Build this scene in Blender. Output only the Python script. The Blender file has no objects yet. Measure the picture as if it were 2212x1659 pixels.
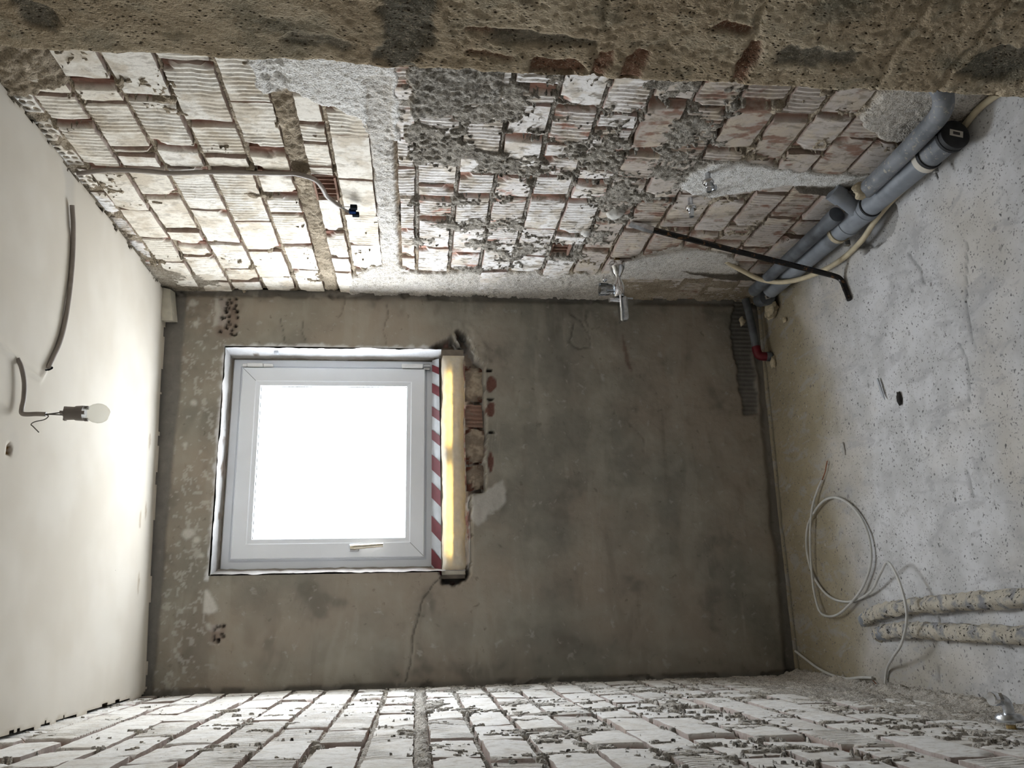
import bpy, math, random
import numpy as np
from mathutils import Vector, Matrix

# ------------------------------------------------------------------ camera, light, exposure
scene = bpy.context.scene
coll = scene.collection
W = 1.57833            # room width
D2 = -2.05             # far edge of the doorway reveal
TILT = 0.02893         # the old ceiling sags to one side


def cz(x):
    return 2.5 + TILT * (2 * x / W - 1)


cam_data = bpy.data.cameras.new('camera')
cam = bpy.data.objects.new('camera', cam_data)
coll.objects.link(cam)
cam_data.sensor_width = 36.0
cam_data.sensor_fit = 'HORIZONTAL'
cam_data.lens = 1800.0 / 2212.0 * 36.0
cam_data.clip_start = 0.02
_R = [(-0.02178, -0.10924, -0.99378), (-0.96489, 0.26254, -0.00771), (0.26174, 0.95872, -0.11112)]
_r, _u, _b = Vector(_R[0]), -Vector(_R[1]), -Vector(_R[2])
cam.matrix_world = Matrix(((_r.x, _u.x, _b.x, 0.27572), (_r.y, _u.y, _b.y, -3.33711),
                           (_r.z, _u.z, _b.z, 1.49259), (0, 0, 0, 1)))
scene.camera = cam

world = bpy.data.worlds.new('overcast_sky')
scene.world = world
world.use_nodes = True
_wt = world.node_tree
_bg = _wt.nodes['Background']
_tc = _wt.nodes.new('ShaderNodeTexCoord')
_sx = _wt.nodes.new('ShaderNodeSeparateXYZ')
_cr = _wt.nodes.new('ShaderNodeValToRGB')        # overcast sky over dull ground
_mr = _wt.nodes.new('ShaderNodeMapRange')
_mr.inputs[1].default_value, _mr.inputs[2].default_value = -1.0, 1.0
_wt.links.new(_tc.outputs['Generated'], _sx.inputs[0])
_wt.links.new(_sx.outputs['Z'], _mr.inputs[0])
_wt.links.new(_mr.outputs[0], _cr.inputs[0])
_e = _cr.color_ramp.elements
_e[0].position, _e[0].color = 0.0, (0.24, 0.235, 0.225, 1)
_e[1].position, _e[1].color = 1.0, (0.78, 0.85, 0.92, 1)
for _p, _c in ((0.47, (0.31, 0.305, 0.295, 1)), (0.52, (1.08, 1.10, 1.12, 1)), (0.75, (0.88, 0.92, 0.97, 1))):
    _x = _e.new(_p)
    _x.color = _c
_wt.links.new(_cr.outputs[0], _bg.inputs[0])
_bg.inputs[1].default_value = 29.0
PANE_GLOW = 10.5      # lit frosted pane, part of the window


def portal(name, loc, rot, sx, sy):
    l = bpy.data.lights.new(name, 'AREA')
    l.shape = 'RECTANGLE'
    l.size, l.size_y = sx, sy
    l.cycles.is_portal = True
    o = bpy.data.objects.new(name, l)
    coll.objects.link(o)
    o.location, o.rotation_euler = loc, rot
    return o


portal('window_daylight_portal', (0.88, 0.175, 1.84), (math.radians(-90), 0, 0), 0.88, 0.88)
portal('hall_fill_portal', (1.55, -4.62, 2.0), (math.radians(90), 0, 0), 0.3, 0.1)  # serves the unseen slot added in the hall for fill light

vs = scene.view_settings
vs.view_transform = 'Standard'
vs.look = 'None'
vs.gamma = 1.0
vs.use_curve_mapping = False
vs.exposure = 1.15
scene.cycles.diffuse_bounces = 4
scene.cycles.glossy_bounces = 3
scene.cycles.max_bounces = 5
scene.cycles.transparent_max_bounces = 8
scene.cycles.use_adaptive_sampling = True
scene.cycles.adaptive_threshold = 0.05
scene.cycles.sample_clamp_indirect = 6.0

rng = np.random.default_rng(7)
random.seed(7)


# ------------------------------------------------------------------ noise
def _hash(ix, iy, seed):
    h = (ix.astype(np.int64) * 374761393 + iy.astype(np.int64) * 668265263 + seed * 1442695041) & 0xFFFFFFFF
    h = ((h ^ (h >> 13)) * 1274126177) & 0xFFFFFFFF
    h = (h ^ (h >> 16)) & 0xFFFFFFFF
    return h / 4294967295.0


def vnoise(x, y, seed=0):
    x = np.asarray(x, float)
    y = np.asarray(y, float)
    ix, iy = np.floor(x), np.floor(y)
    fx, fy = x - ix, y - iy
    fx, fy = fx * fx * (3 - 2 * fx), fy * fy * (3 - 2 * fy)
    a, b = _hash(ix, iy, seed), _hash(ix + 1, iy, seed)
    c, d = _hash(ix, iy + 1, seed), _hash(ix + 1, iy + 1, seed)
    return (a * (1 - fx) + b * fx) * (1 - fy) + (c * (1 - fx) + d * fx) * fy


def fbm(x, y, scale, octaves=4, seed=0, gain=0.5):
    s, amp, tot = 0, 1.0, 0.0
    for i in range(octaves):
        k = (2.03 ** i) / scale
        s = s + amp * vnoise(x * k + 17.3 * i, y * k - 9.1 * i, seed + i)
        tot += amp
        amp *= gain
    return s / tot


def sstep(a, b, x):
    t = np.clip((x - a) / (b - a), 0, 1)
    return t * t * (3 - 2 * t)


def in_poly(px, py, poly):
    inside = np.zeros(px.shape, bool)
    n = len(poly)
    for i in range(n):
        x0, y0 = poly[i]
        x1, y1 = poly[(i + 1) % n]
        cond = (y0 > py) != (y1 > py)
        with np.errstate(divide='ignore', invalid='ignore'):
            xi = (x1 - x0) * (py - y0) / (y1 - y0 + 1e-12) + x0
        inside ^= cond & (px < xi)
    return inside


def blur(m, n=1):
    m = m.astype(float)
    for _ in range(n):
        p = np.pad(m, 1, mode='edge')
        m = (p[:-2, 1:-1] + p[2:, 1:-1] + p[1:-1, :-2] + p[1:-1, 2:] + 2 * m) / 6
    return m


def poly_mask(a, b, poly, wob=0.012, seed=3, soft=1, wl=0.04):
    da = (fbm(a, b, wl, 3, seed) - .5) * 2 * wob
    db = (fbm(a, b, wl, 3, seed + 40) - .5) * 2 * wob
    return blur(in_poly(a + da, b + db, poly), soft)


def seg_dist(a, b, pts):
    d = np.full(a.shape, 9.0)
    for (x0, y0), (x1, y1) in zip(pts[:-1], pts[1:]):
        dx, dy = x1 - x0, y1 - y0
        t = np.clip(((a - x0) * dx + (b - y0) * dy) / (dx * dx + dy * dy + 1e-12), 0, 1)
        d = np.minimum(d, np.hypot(a - x0 - t * dx, b - y0 - t * dy))
    return d


# ------------------------------------------------------------------ materials
MATS = {}


class NT:
    def __init__(self, name):
        m = bpy.data.materials.new(name)
        m.use_nodes = True
        self.m, self.t = m, m.node_tree
        self.t.nodes.clear()
        self.out = self.n('ShaderNodeOutputMaterial')
        MATS[name] = m

    def n(self, typ, **kw):
        nd = self.t.nodes.new(typ)
        for k, v in kw.items():
            setattr(nd, k, v)
        return nd

    def l(self, a, b):
        self.t.links.new(a, b)

    def val(self, sock, v):
        if hasattr(v, 'is_linked') or isinstance(v, bpy.types.NodeSocket):
            self.l(v, sock)
        else:
            sock.default_value = v

    def coord(self, scale=(1, 1, 1), kind='Object'):
        if kind == 'World':
            src = self.n('ShaderNodeNewGeometry').outputs['Position']
        else:
            src = self.n('ShaderNodeTexCoord').outputs[kind]
        mp = self.n('ShaderNodeMapping')
        mp.inputs['Scale'].default_value = scale
        self.l(src, mp.inputs[0])
        return mp.outputs[0]

    def noise(self, co, scale, detail=4, rough=.55, dist=0.0):
        nd = self.n('ShaderNodeTexNoise')
        nd.inputs['Scale'].default_value = scale
        nd.inputs['Detail'].default_value = min(detail, 3)
        nd.inputs['Roughness'].default_value = rough
        nd.inputs['Distortion'].default_value = dist
        self.l(co, nd.inputs['Vector'])
        return nd.outputs['Fac']

    def voro(self, co, scale, feature='F1', out='Distance', rnd=1.0):
        nd = self.n('ShaderNodeTexVoronoi', feature=feature)
        nd.inputs['Scale'].default_value = scale
        nd.inputs['Randomness'].default_value = rnd
        self.l(co, nd.inputs['Vector'])
        return nd.outputs[out]

    def ramp(self, fac, a, b, lo=0.0, hi=1.0):
        nd = self.n('ShaderNodeMapRange', clamp=True, interpolation_type='SMOOTHSTEP')
        for i, v in enumerate((a, b, lo, hi)):
            nd.inputs[1 + i].default_value = v
        self.l(fac, nd.inputs[0])
        return nd.outputs[0]

    def mix(self, fac, a, b, blend='MIX'):
        nd = self.n('ShaderNodeMix', data_type='RGBA', blend_type=blend)
        self.val(nd.inputs[0], fac)
        for i, v in ((6, a), (7, b)):
            if isinstance(v, tuple):
                v = v + (1,) if len(v) == 3 else v
            self.val(nd.inputs[i], v)
        return nd.outputs[2]

    def math(self, op, a, b=0.0):
        nd = self.n('ShaderNodeMath', operation=op)
        self.val(nd.inputs[0], a)
        self.val(nd.inputs[1], b)
        return nd.outputs[0]

    def attr(self, name, kind='GEOMETRY'):
        nd = self.n('ShaderNodeAttribute', attribute_name=name, attribute_type=kind)
        return nd.outputs['Fac']

    def bump(self, h, strength=.4, dist=.004, nrm=None):
        nd = self.n('ShaderNodeBump')
        nd.inputs['Strength'].default_value = strength
        nd.inputs['Distance'].default_value = dist
        self.l(h, nd.inputs['Height'])
        if nrm:
            self.l(nrm, nd.inputs['Normal'])
        return nd.outputs[0]

    def bsdf(self, col, rough=.85, metal=0.0, normal=None, spec=.3, link=True, trans=None):
        b = self.n('ShaderNodeBsdfPrincipled')
        if isinstance(col, tuple):
            col = col + (1,) if len(col) == 3 else col
        self.val(b.inputs['Base Color'], col)
        self.val(b.inputs['Roughness'], rough)
        b.inputs['Metallic'].default_value = metal
        b.inputs['Specular IOR Level'].default_value = spec if spec > .16 else 0.0   # chalky surfaces
        if normal:
            self.l(normal, b.inputs['Normal'])
        if link:
            self.l(b.outputs[0], self.out.inputs[0])
        return b.outputs[0]


def simple(name, col, rough=.5, metal=0.0, spec=.4, var=.15, vscale=30, bump=0.0, bscale=200):
    t = NT(name)
    co = t.coord(kind='World')
    nz = t.noise(co, vscale, 3)
    c2 = tuple(max(0, c * (1 - var * 2)) for c in col)
    c = t.mix(t.ramp(nz, .35, .65), c2, col)
    nm = t.bump(t.noise(co, bscale, 3), bump, .002) if bump else None
    t.bsdf(c, rough, metal, nm, spec)
    return t.m


def mortar_material():
    t = NT('rough_mortar')
    co = t.coord(kind='World')
    n1 = t.noise(co, 9, 5)
    n2 = t.noise(co, 60, 4, .65)
    n3 = t.noise(co, 240, 3, .6)
    beige = t.mix(t.ramp(n1, .35, .7), (.31, .255, .185), (.52, .44, .335))
    grey = t.mix(t.ramp(n2, .35, .65), (.20, .185, .16), (.42, .395, .35))
    white = t.mix(t.ramp(n2, .3, .6), (.60, .575, .53), (.84, .825, .80))
    c = t.mix(t.attr('cement'), beige, grey)
    c = t.mix(t.attr('plaster'), c, white)
    c = t.mix(t.attr('dark'), c, (.035, .033, .035))
    c = t.mix(t.attr('clay'), c, t.mix(n2, (.22, .085, .05), (.42, .2, .13)))
    c = t.mix(t.ramp(n3, .3, .55, .5, 0), c, (.10, .085, .065))
    c = t.mix(t.ramp(n2, .28, .38, .4, 0), c, (.07, .06, .05))
    nm = t.bump(t.math('ADD', t.math('MULTIPLY', n3, .6), n2), .8, .007)
    t.bsdf(c, .95, 0, nm, .1)


def brick_material(name, wash_a, wash_b, thr, dirt, clay_a=(.20, .105, .08), clay_b=(.36, .21, .165), smear=.62):
    t = NT(name)
    co = t.coord(kind='World')
    oi = t.n('ShaderNodeObjectInfo').outputs['Random']
    st = t.coord((1, 1.5, .75), 'World')
    n1 = t.noise(st, 16, 5, .6)
    n2 = t.noise(co, 70, 4, .6)
    n3 = t.noise(st, 55, 4, .7)
    clay = t.mix(n2, clay_a, clay_b)
    wash = t.mix(oi, wash_a, wash_b)
    n4 = t.noise(co, 11, 5, .65)
    wash = t.mix(t.ramp(n4, .47, .62, 0, smear), wash, (.56, .48, .37))
    wash = t.mix(t.ramp(n3, .52, .72, 0, .5), wash, (.46, .39, .30))
    m = t.math('ADD', n1, t.math('MULTIPLY', oi, .22))
    m = t.math('ADD', m, t.math('MULTIPLY', n2, .12))
    m = t.ramp(m, thr - .06, thr + .07)
    m = t.math('MULTIPLY', m, t.attr('wash'))
    c = t.mix(m, clay, wash)
    dn = t.ramp(t.noise(st, 30, 5, .7, .6), .50, .66, 0, dirt)
    c = t.mix(dn, c, (.25, .215, .17))
    fine = t.noise(t.coord((1, 2, .7), 'World'), 190, 3)
    c = t.mix(t.ramp(fine, .60, .72, 0, .4), c, (.24, .19, .145))
    nm = t.bump(n2, .45, .004)
    t.bsdf(c, .92, 0, nm, .12)


def plaster_wall_material():
    t = NT('old_render')
    co = t.coord(kind='World')
    n0 = t.noise(co, 1.6, 4)
    n1 = t.noise(co, 5, 5, .6)
    n2 = t.noise(co, 24, 5, .65, .4)
    n3 = t.noise(co, 130, 3)
    c = t.mix(t.ramp(n0, .38, .62), (.225, .212, .180), (.315, .270, .222))
    c = t.mix(t.ramp(n1, .45, .7, 0, .6), c, (.36, .335, .285))
    c = t.mix(t.ramp(n1, .30, .46, .65, 0), c, (.15, .137, .115))
    n5 = t.noise(t.coord((.6, 1, 2.2), 'World'), 3.2, 6, .65, .7)
    c = t.mix(t.ramp(n5, .52, .66, 0, .45), c, (.36, .33, .28))
    c = t.mix(t.ramp(n5, .30, .44, .4, 0), c, (.185, .16, .13))
    c = t.mix(t.ramp(n2, .6, .72, 0, .45), c, (.44, .42, .38))
    c = t.mix(t.ramp(n2, .26, .38, .5, 0), c, (.13, .11, .09))
    c = t.mix(t.attr('chip'), c, t.mix(n3, (.50, .48, .44), (.66, .64, .60)))
    c = t.mix(t.attr('band'), c, t.mix(n2, (.12, .115, .11), (.24, .225, .205)))
    c = t.mix(t.attr('clay'), c, t.mix(n3, (.085, .038, .032), (.17, .08, .062)))
    c = t.mix(t.attr('dark'), c, (.03, .027, .024))
    c = t.mix(t.attr('white'), c, t.mix(n3, (.62, .63, .65), (.80, .81, .83)))
    nm = t.bump(t.math('ADD', t.math('MULTIPLY', n3, .3), n2), .35, .006)
    t.bsdf(c, .93, 0, nm, .12)


def ceiling_material():
    t = NT('ceiling_paint')
    co = t.coord(kind='World')
    n1 = t.noise(co, 3, 4)
    c = t.mix(t.ramp(n1, .35, .65), (.61, .565, .49), (.67, .63, .56))
    sp = t.ramp(t.voro(co, 14), .012, .03, 1, 0)
    sp = t.math('MULTIPLY', sp, t.ramp(t.noise(co, 4, 2), .56, .6))
    c = t.mix(sp, c, (.16, .12, .09))
    c = t.mix(t.attr('chip'), c, t.mix(t.noise(co, 60, 4), (.26, .20, .14), (.50, .43, .33)))
    c = t.mix(t.attr('fill'), c, (.53, .50, .45))
    c = t.mix(t.attr('pit'), c, t.mix(t.noise(co, 120, 3), (.03, .02, .01), (.30, .17, .07)))
    nm = t.bump(t.noise(co, 160, 3), .08, .002)
    t.bsdf(c, .9, 0, nm, .15)


def floor_material():
    t = NT('floor_screed')
    co = t.coord(kind='World')
    n0 = t.noise(co, 1.8, 4, .5)
    n1 = t.noise(co, 7, 6, .6)
    n2 = t.noise(co, 40, 5, .65)
    c = t.mix(t.ramp(n1, .35, .65), (.51, .505, .50), (.65, .645, .65))
    c = t.mix(t.ramp(n0, .52, .68, 0, .5), c, (.54, .49, .41))
    c = t.mix(t.attr('stain_shade'), c, t.mix(n1, (.25, .205, .125), (.38, .32, .215)))  # brown-yellow stain with the sill shade mixed into its tone
    wv = t.n('ShaderNodeVectorMath', operation='MULTIPLY_ADD')
    nzc = t.n('ShaderNodeTexNoise')
    nzc.inputs['Scale'].default_value = 55
    t.l(co, nzc.inputs['Vector'])
    t.l(nzc.outputs['Color'], wv.inputs[0])
    wv.inputs[1].default_value = (.022, .022, .022)
    t.l(co, wv.inputs[2])
    for (sc, r0, r1, th, amt, col) in ((34, .06, .17, .42, .95, (.09, .085, .085)), (75, .12, .28, .42, .85, (.13, .12, .12)), (15, .06, .15, .48, .7, (.16, .145, .14)), (120, .14, .34, .44, .7, (.19, .175, .17))):
        sp = t.ramp(t.voro(wv.outputs[0], sc), r0, r1, 1, 0)
        sp = t.math('MULTIPLY', sp, t.ramp(t.noise(co, sc * .35, 3), th, th + .1, 0, amt))
        c = t.mix(sp, c, col)
    c = t.mix(t.ramp(t.noise(t.coord((1.6, .7, 1), 'World'), 9, 6, .7, .8), .52, .66, 0, .5), c, (.37, .365, .37))
    c = t.mix(t.ramp(n2, .62, .75, 0, .5), c, (.72, .70, .68))
    c = t.mix(t.ramp(n2, .25, .36, .45, 0), c, (.26, .235, .21))
    c = t.mix(t.attr('chip'), c, (.60, .55, .48))
    c = t.mix(t.attr('dark'), c, (.05, .047, .045))
    nm = t.bump(n2, .35, .004)
    t.bsdf(c, .85, 0, nm, .2)


def reveal_material():
    t = NT('doorway_render')
    co = t.coord(kind='World')
    n0 = t.noise(co, 4, 4)
    n1 = t.noise(co, 16, 5, .6)
    n2 = t.noise(co, 120, 4, .6)
    c = t.mix(t.ramp(n0, .4, .62), (.40, .32, .22), (.52, .435, .315))
    c = t.mix(t.ramp(n1, .52, .68, 0, .6), c, (.30, .27, .20))
    c = t.mix(t.ramp(t.noise(t.coord((1, 1, .5), 'World'), 5, 3), .57, .68, 0, .75), c, (.15, .145, .11))
    c = t.mix(t.attr('clay'), c, t.mix(n2, (.14, .072, .046), (.28, .165, .112)))
    c = t.mix(t.attr('grey'), c, (.13, .125, .105))
    c = t.mix(t.ramp(n2, .58, .72, 0, .45), c, (.50, .42, .30))
    pits = t.ramp(t.voro(t.coord((1, 1.3, .8), 'World'), 110), .12, .30, 1, 0)
    pits = t.math('MULTIPLY', pits, t.ramp(t.noise(co, 26, 3), .40, .54))
    c = t.mix(pits, c, (.06, .045, .03))
    c = t.mix(t.ramp(t.noise(co, 330, 2, .6), .56, .68, 0, .45), c, (.58, .50, .37))
    nm = t.bump(t.math('SUBTRACT', t.math('ADD', t.noise(co, 260, 2, .6), n2), pits), .9, .004)
    t.bsdf(c, .95, 0, nm, .1)


mortar_material()
brick_material('limewashed_brick', (.82, .765, .67), (.88, .85, .79), .34, .40)
brick_material('lit_limewash_brick', (.90, .88, .84), (.94, .93, .91), .26, .2, smear=.22)  # left wall's limewash, its colour brightened to look lit by the window
brick_material('pinkish_brick', (.76, .72, .69), (.86, .84, .82), .46, .85, (.36, .19, .14), (.58, .36, .29))
brick_material('bare_brick', (.46, .40, .35), (.58, .53, .49), .53, .7, (.21, .125, .095), (.36, .235, .185))
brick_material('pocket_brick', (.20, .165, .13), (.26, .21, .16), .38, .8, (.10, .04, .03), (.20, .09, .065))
plaster_wall_material()
ceiling_material()
floor_material()
reveal_material()
simple('hall_paint', (.62, .58, .50), .9, var=.05, vscale=3)
simple('masonry_core', (.25, .21, .17), .95, var=.2, vscale=12)
simple('white_pvc', (.80, .83, .88), .32, spec=.5, var=.02, vscale=5)
simple('hinge_cover', (.80, .80, .80), .4, var=.03)
simple('steel', (.42, .42, .42), .35, 1.0, var=.1)
simple('chrome', (.82, .83, .85), .12, 1.0, var=.05, vscale=40)
simple('dull_chrome', (.68, .70, .73), .34, 1.0, var=.15, vscale=60)
simple('rubber', (.028, .028, .03), .7, var=.2)
simple('grey_plastic_pipe', (.265, .285, .315), .5, var=.12, vscale=18)
simple('dark_plastic_pipe', (.13, .14, .155), .55, var=.2, vscale=18)
simple('red_plug', (.15, .008, .016), .5, var=.15)
simple('cream_sheath', (.62, .53, .36), .55, var=.08)
simple('grey_sheath', (.32, .28, .25), .5, var=.08)
simple('pale_cable', (.62, .61, .58), .45, var=.06)
simple('thin_wire', (.13, .12, .10), .5, var=.1)
simple('copper', (.42, .16, .09), .4, .8, var=.15)
simple('black_connector', (.012, .014, .017), .85, spec=.16, var=.1)
simple('blue_connector', (.008, .018, .06), .85, spec=.16, var=.1)
simple('lamp_holder', (.23, .20, .18), .5, var=.06)
simple('label_paper', (.66, .62, .55), .8, var=.05)
simple('label_print', (.07, .06, .06), .8, var=.05)
simple('red_tape', (.12, .006, .014), .45, var=.1)
simple('white_tape', (.46, .48, .51), .4, var=.06)
simple('white_block', (.58, .55, .47), .8, var=.08, vscale=25)
simple('plaster_lump', (.62, .60, .56), .9, var=.12, vscale=60, bump=.4)
simple('yellow_lump', (.55, .47, .33), .9, var=.15, vscale=60, bump=.4)
simple('stone_chip', (.05, .045, .04), .9, var=.2, vscale=80)
simple('brass', (.45, .32, .14), .45, .9, var=.25, vscale=60)
simple('nickel_handle', (.62, .57, .47), .25, 1.0, var=.08)


def special_materials():
    # frosted bathroom glazing, glowing evenly with the daylight behind it
    t = NT('window_glass')
    tr = t.n('ShaderNodeBsdfTransparent')
    tr.inputs[0].default_value = (.97, .98, 1, 1)
    em = t.n('ShaderNodeEmission')
    em.inputs[0].default_value = (.90, .96, 1.0, 1)
    em.inputs[1].default_value = PANE_GLOW
    mx = t.n('ShaderNodeMixShader')
    mx.inputs[0].default_value = .5
    t.l(tr.outputs[0], mx.inputs[1])
    t.l(em.outputs[0], mx.inputs[2])
    t.l(mx.outputs[0], t.out.inputs[0])
    # bulb: milky clear glass
    t = NT('bulb_glass')
    tr = t.n('ShaderNodeBsdfTransparent')
    tr.inputs[0].default_value = (.95, .95, .93, 1)
    pb = t.bsdf((.78, .78, .74), .08, 0, None, .6, False)
    lw = t.n('ShaderNodeLayerWeight')
    lw.inputs[0].default_value = .35
    fac = t.ramp(lw.outputs['Facing'], .2, 1.0, .22, .55)
    mx = t.n('ShaderNodeMixShader')
    t.l(fac, mx.inputs[0])
    t.l(tr.outputs[0], mx.inputs[1])
    t.l(pb, mx.inputs[2])
    t.l(mx.outputs[0], t.out.inputs[0])
    # clear acrylic tap knob
    t = NT('clear_acrylic')
    gl = t.n('ShaderNodeBsdfGlass')
    gl.inputs['Color'].default_value = (.80, .82, .85, 1)
    gl.inputs['Roughness'].default_value = .05
    gl.inputs['IOR'].default_value = 1.3
    t.l(gl.outputs[0], t.out.inputs[0])
    # translucent expanding foam
    t = NT('translucent_foam')
    co = t.coord(kind='World')
    nz = t.noise(co, 60, 4)
    nm = t.bump(t.noise(co, 220, 3), .3, .002)
    pb = t.bsdf(t.mix(nz, (.70, .65, .54), (.84, .80, .70)), .85, 0, nm, .15, False)
    ts = t.n('ShaderNodeBsdfTranslucent')
    t.l(t.mix(t.noise(co, 45, 4), (.50, .26, .03), (1.0, .72, .22)), ts.inputs[0])
    mx = t.n('ShaderNodeMixShader')
    mx.inputs[0].default_value = .30
    t.l(pb, mx.inputs[1])
    t.l(ts.outputs[0], mx.inputs[2])
    t.l(mx.outputs[0], t.out.inputs[0])
    # black steel with worn ochre edge
    t = NT('worn_black_steel')
    co = t.coord(kind='World')
    nz = t.noise(co, 45, 5, .7)
    c = t.mix(t.ramp(nz, .56, .66), (.016, .015, .015), (.17, .09, .045))
    t.bsdf(c, .38, .55, None, .5)
    # dusty, mortar splashed pipe lagging
    t = NT('splashed_lagging')
    co = t.coord(kind='World')
    n1 = t.noise(co, 22, 5, .6)
    n2 = t.noise(co, 90, 4, .7)
    c = t.mix(t.ramp(n1, .36, .55), (.28, .28, .285), (.52, .475, .395))
    c = t.mix(t.ramp(n2, .585, .63), c, (.06, .055, .05))
    t.bsdf(c, .9, 0, t.bump(n2, .7, .006, t.bump(n1, .5, .01)), .1)
    t = NT('dusty_grey_pipe')
    co = t.coord(kind='World')
    n1 = t.noise(co, 14, 4)
    n2 = t.noise(co, 70, 4, .7)
    c = t.mix(t.ramp(n1, .35, .65), (.14, .15, .165), (.24, .25, .27))
    c = t.mix(t.ramp(n2, .57, .68, 0, .8), c, (.46, .41, .33))
    t.bsdf(c, .6, 0, None, .3)


special_materials()


# ------------------------------------------------------------------ mesh helpers
def new_obj(name, me, mat=None, parent=None):
    o = bpy.data.objects.new(name, me)
    coll.objects.link(o)
    if mat:
        me.materials.append(MATS[mat])
    if parent:
        o.parent = parent
    return o


def raw_mesh(name, verts, quads, smooth=True, attrs=None):
    verts = np.asarray(verts, np.float32).reshape(-1, 3)
    quads = np.asarray(quads, np.int32).reshape(-1, 4)
    me = bpy.data.meshes.new(name)
    me.vertices.add(len(verts))
    me.vertices.foreach_set('co', verts.ravel())
    me.loops.add(len(quads) * 4)
    me.loops.foreach_set('vertex_index', quads.ravel())
    me.polygons.add(len(quads))
    me.polygons.foreach_set('loop_start', np.arange(0, len(quads) * 4, 4, dtype=np.int32))
    me.polygons.foreach_set('use_smooth', np.full(len(quads), smooth))
    me.update(calc_edges=True)
    for k, v in (attrs or {}).items():
        a = me.attributes.new(k, 'FLOAT', 'POINT')
        a.data.foreach_set('value', np.asarray(v, np.float32).ravel())
    return me


def grid_quads(nu, nv, keep=None, flip=False):
    i, j = np.meshgrid(np.arange(nu - 1), np.arange(nv - 1), indexing='ij')
    a = i * nv + j
    q = np.stack([a, a + nv, a + nv + 1, a + 1], -1)
    if flip:
        q = q[..., ::-1]
    if keep is not None:
        q = q[keep]
    return q.reshape(-1, 4)


def sheet(name, P, mat, parent=None, keep=None, flip=False, attrs=None, smooth=True):
    nu, nv = P.shape[:2]
    q = grid_quads(nu, nv, keep, flip)
    if keep is not None:
        used = np.unique(q)
        remap = np.full(nu * nv, -1, np.int64)
        remap[used] = np.arange(len(used))
        q = remap[q]
        V = P.reshape(-1, 3)[used]
        attrs = {k: np.asarray(v).ravel()[used] for k, v in (attrs or {}).items()}
    else:
        V = P.reshape(-1, 3)
    return new_obj(name, raw_mesh(name, V, q, smooth, attrs), mat, parent)


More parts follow.
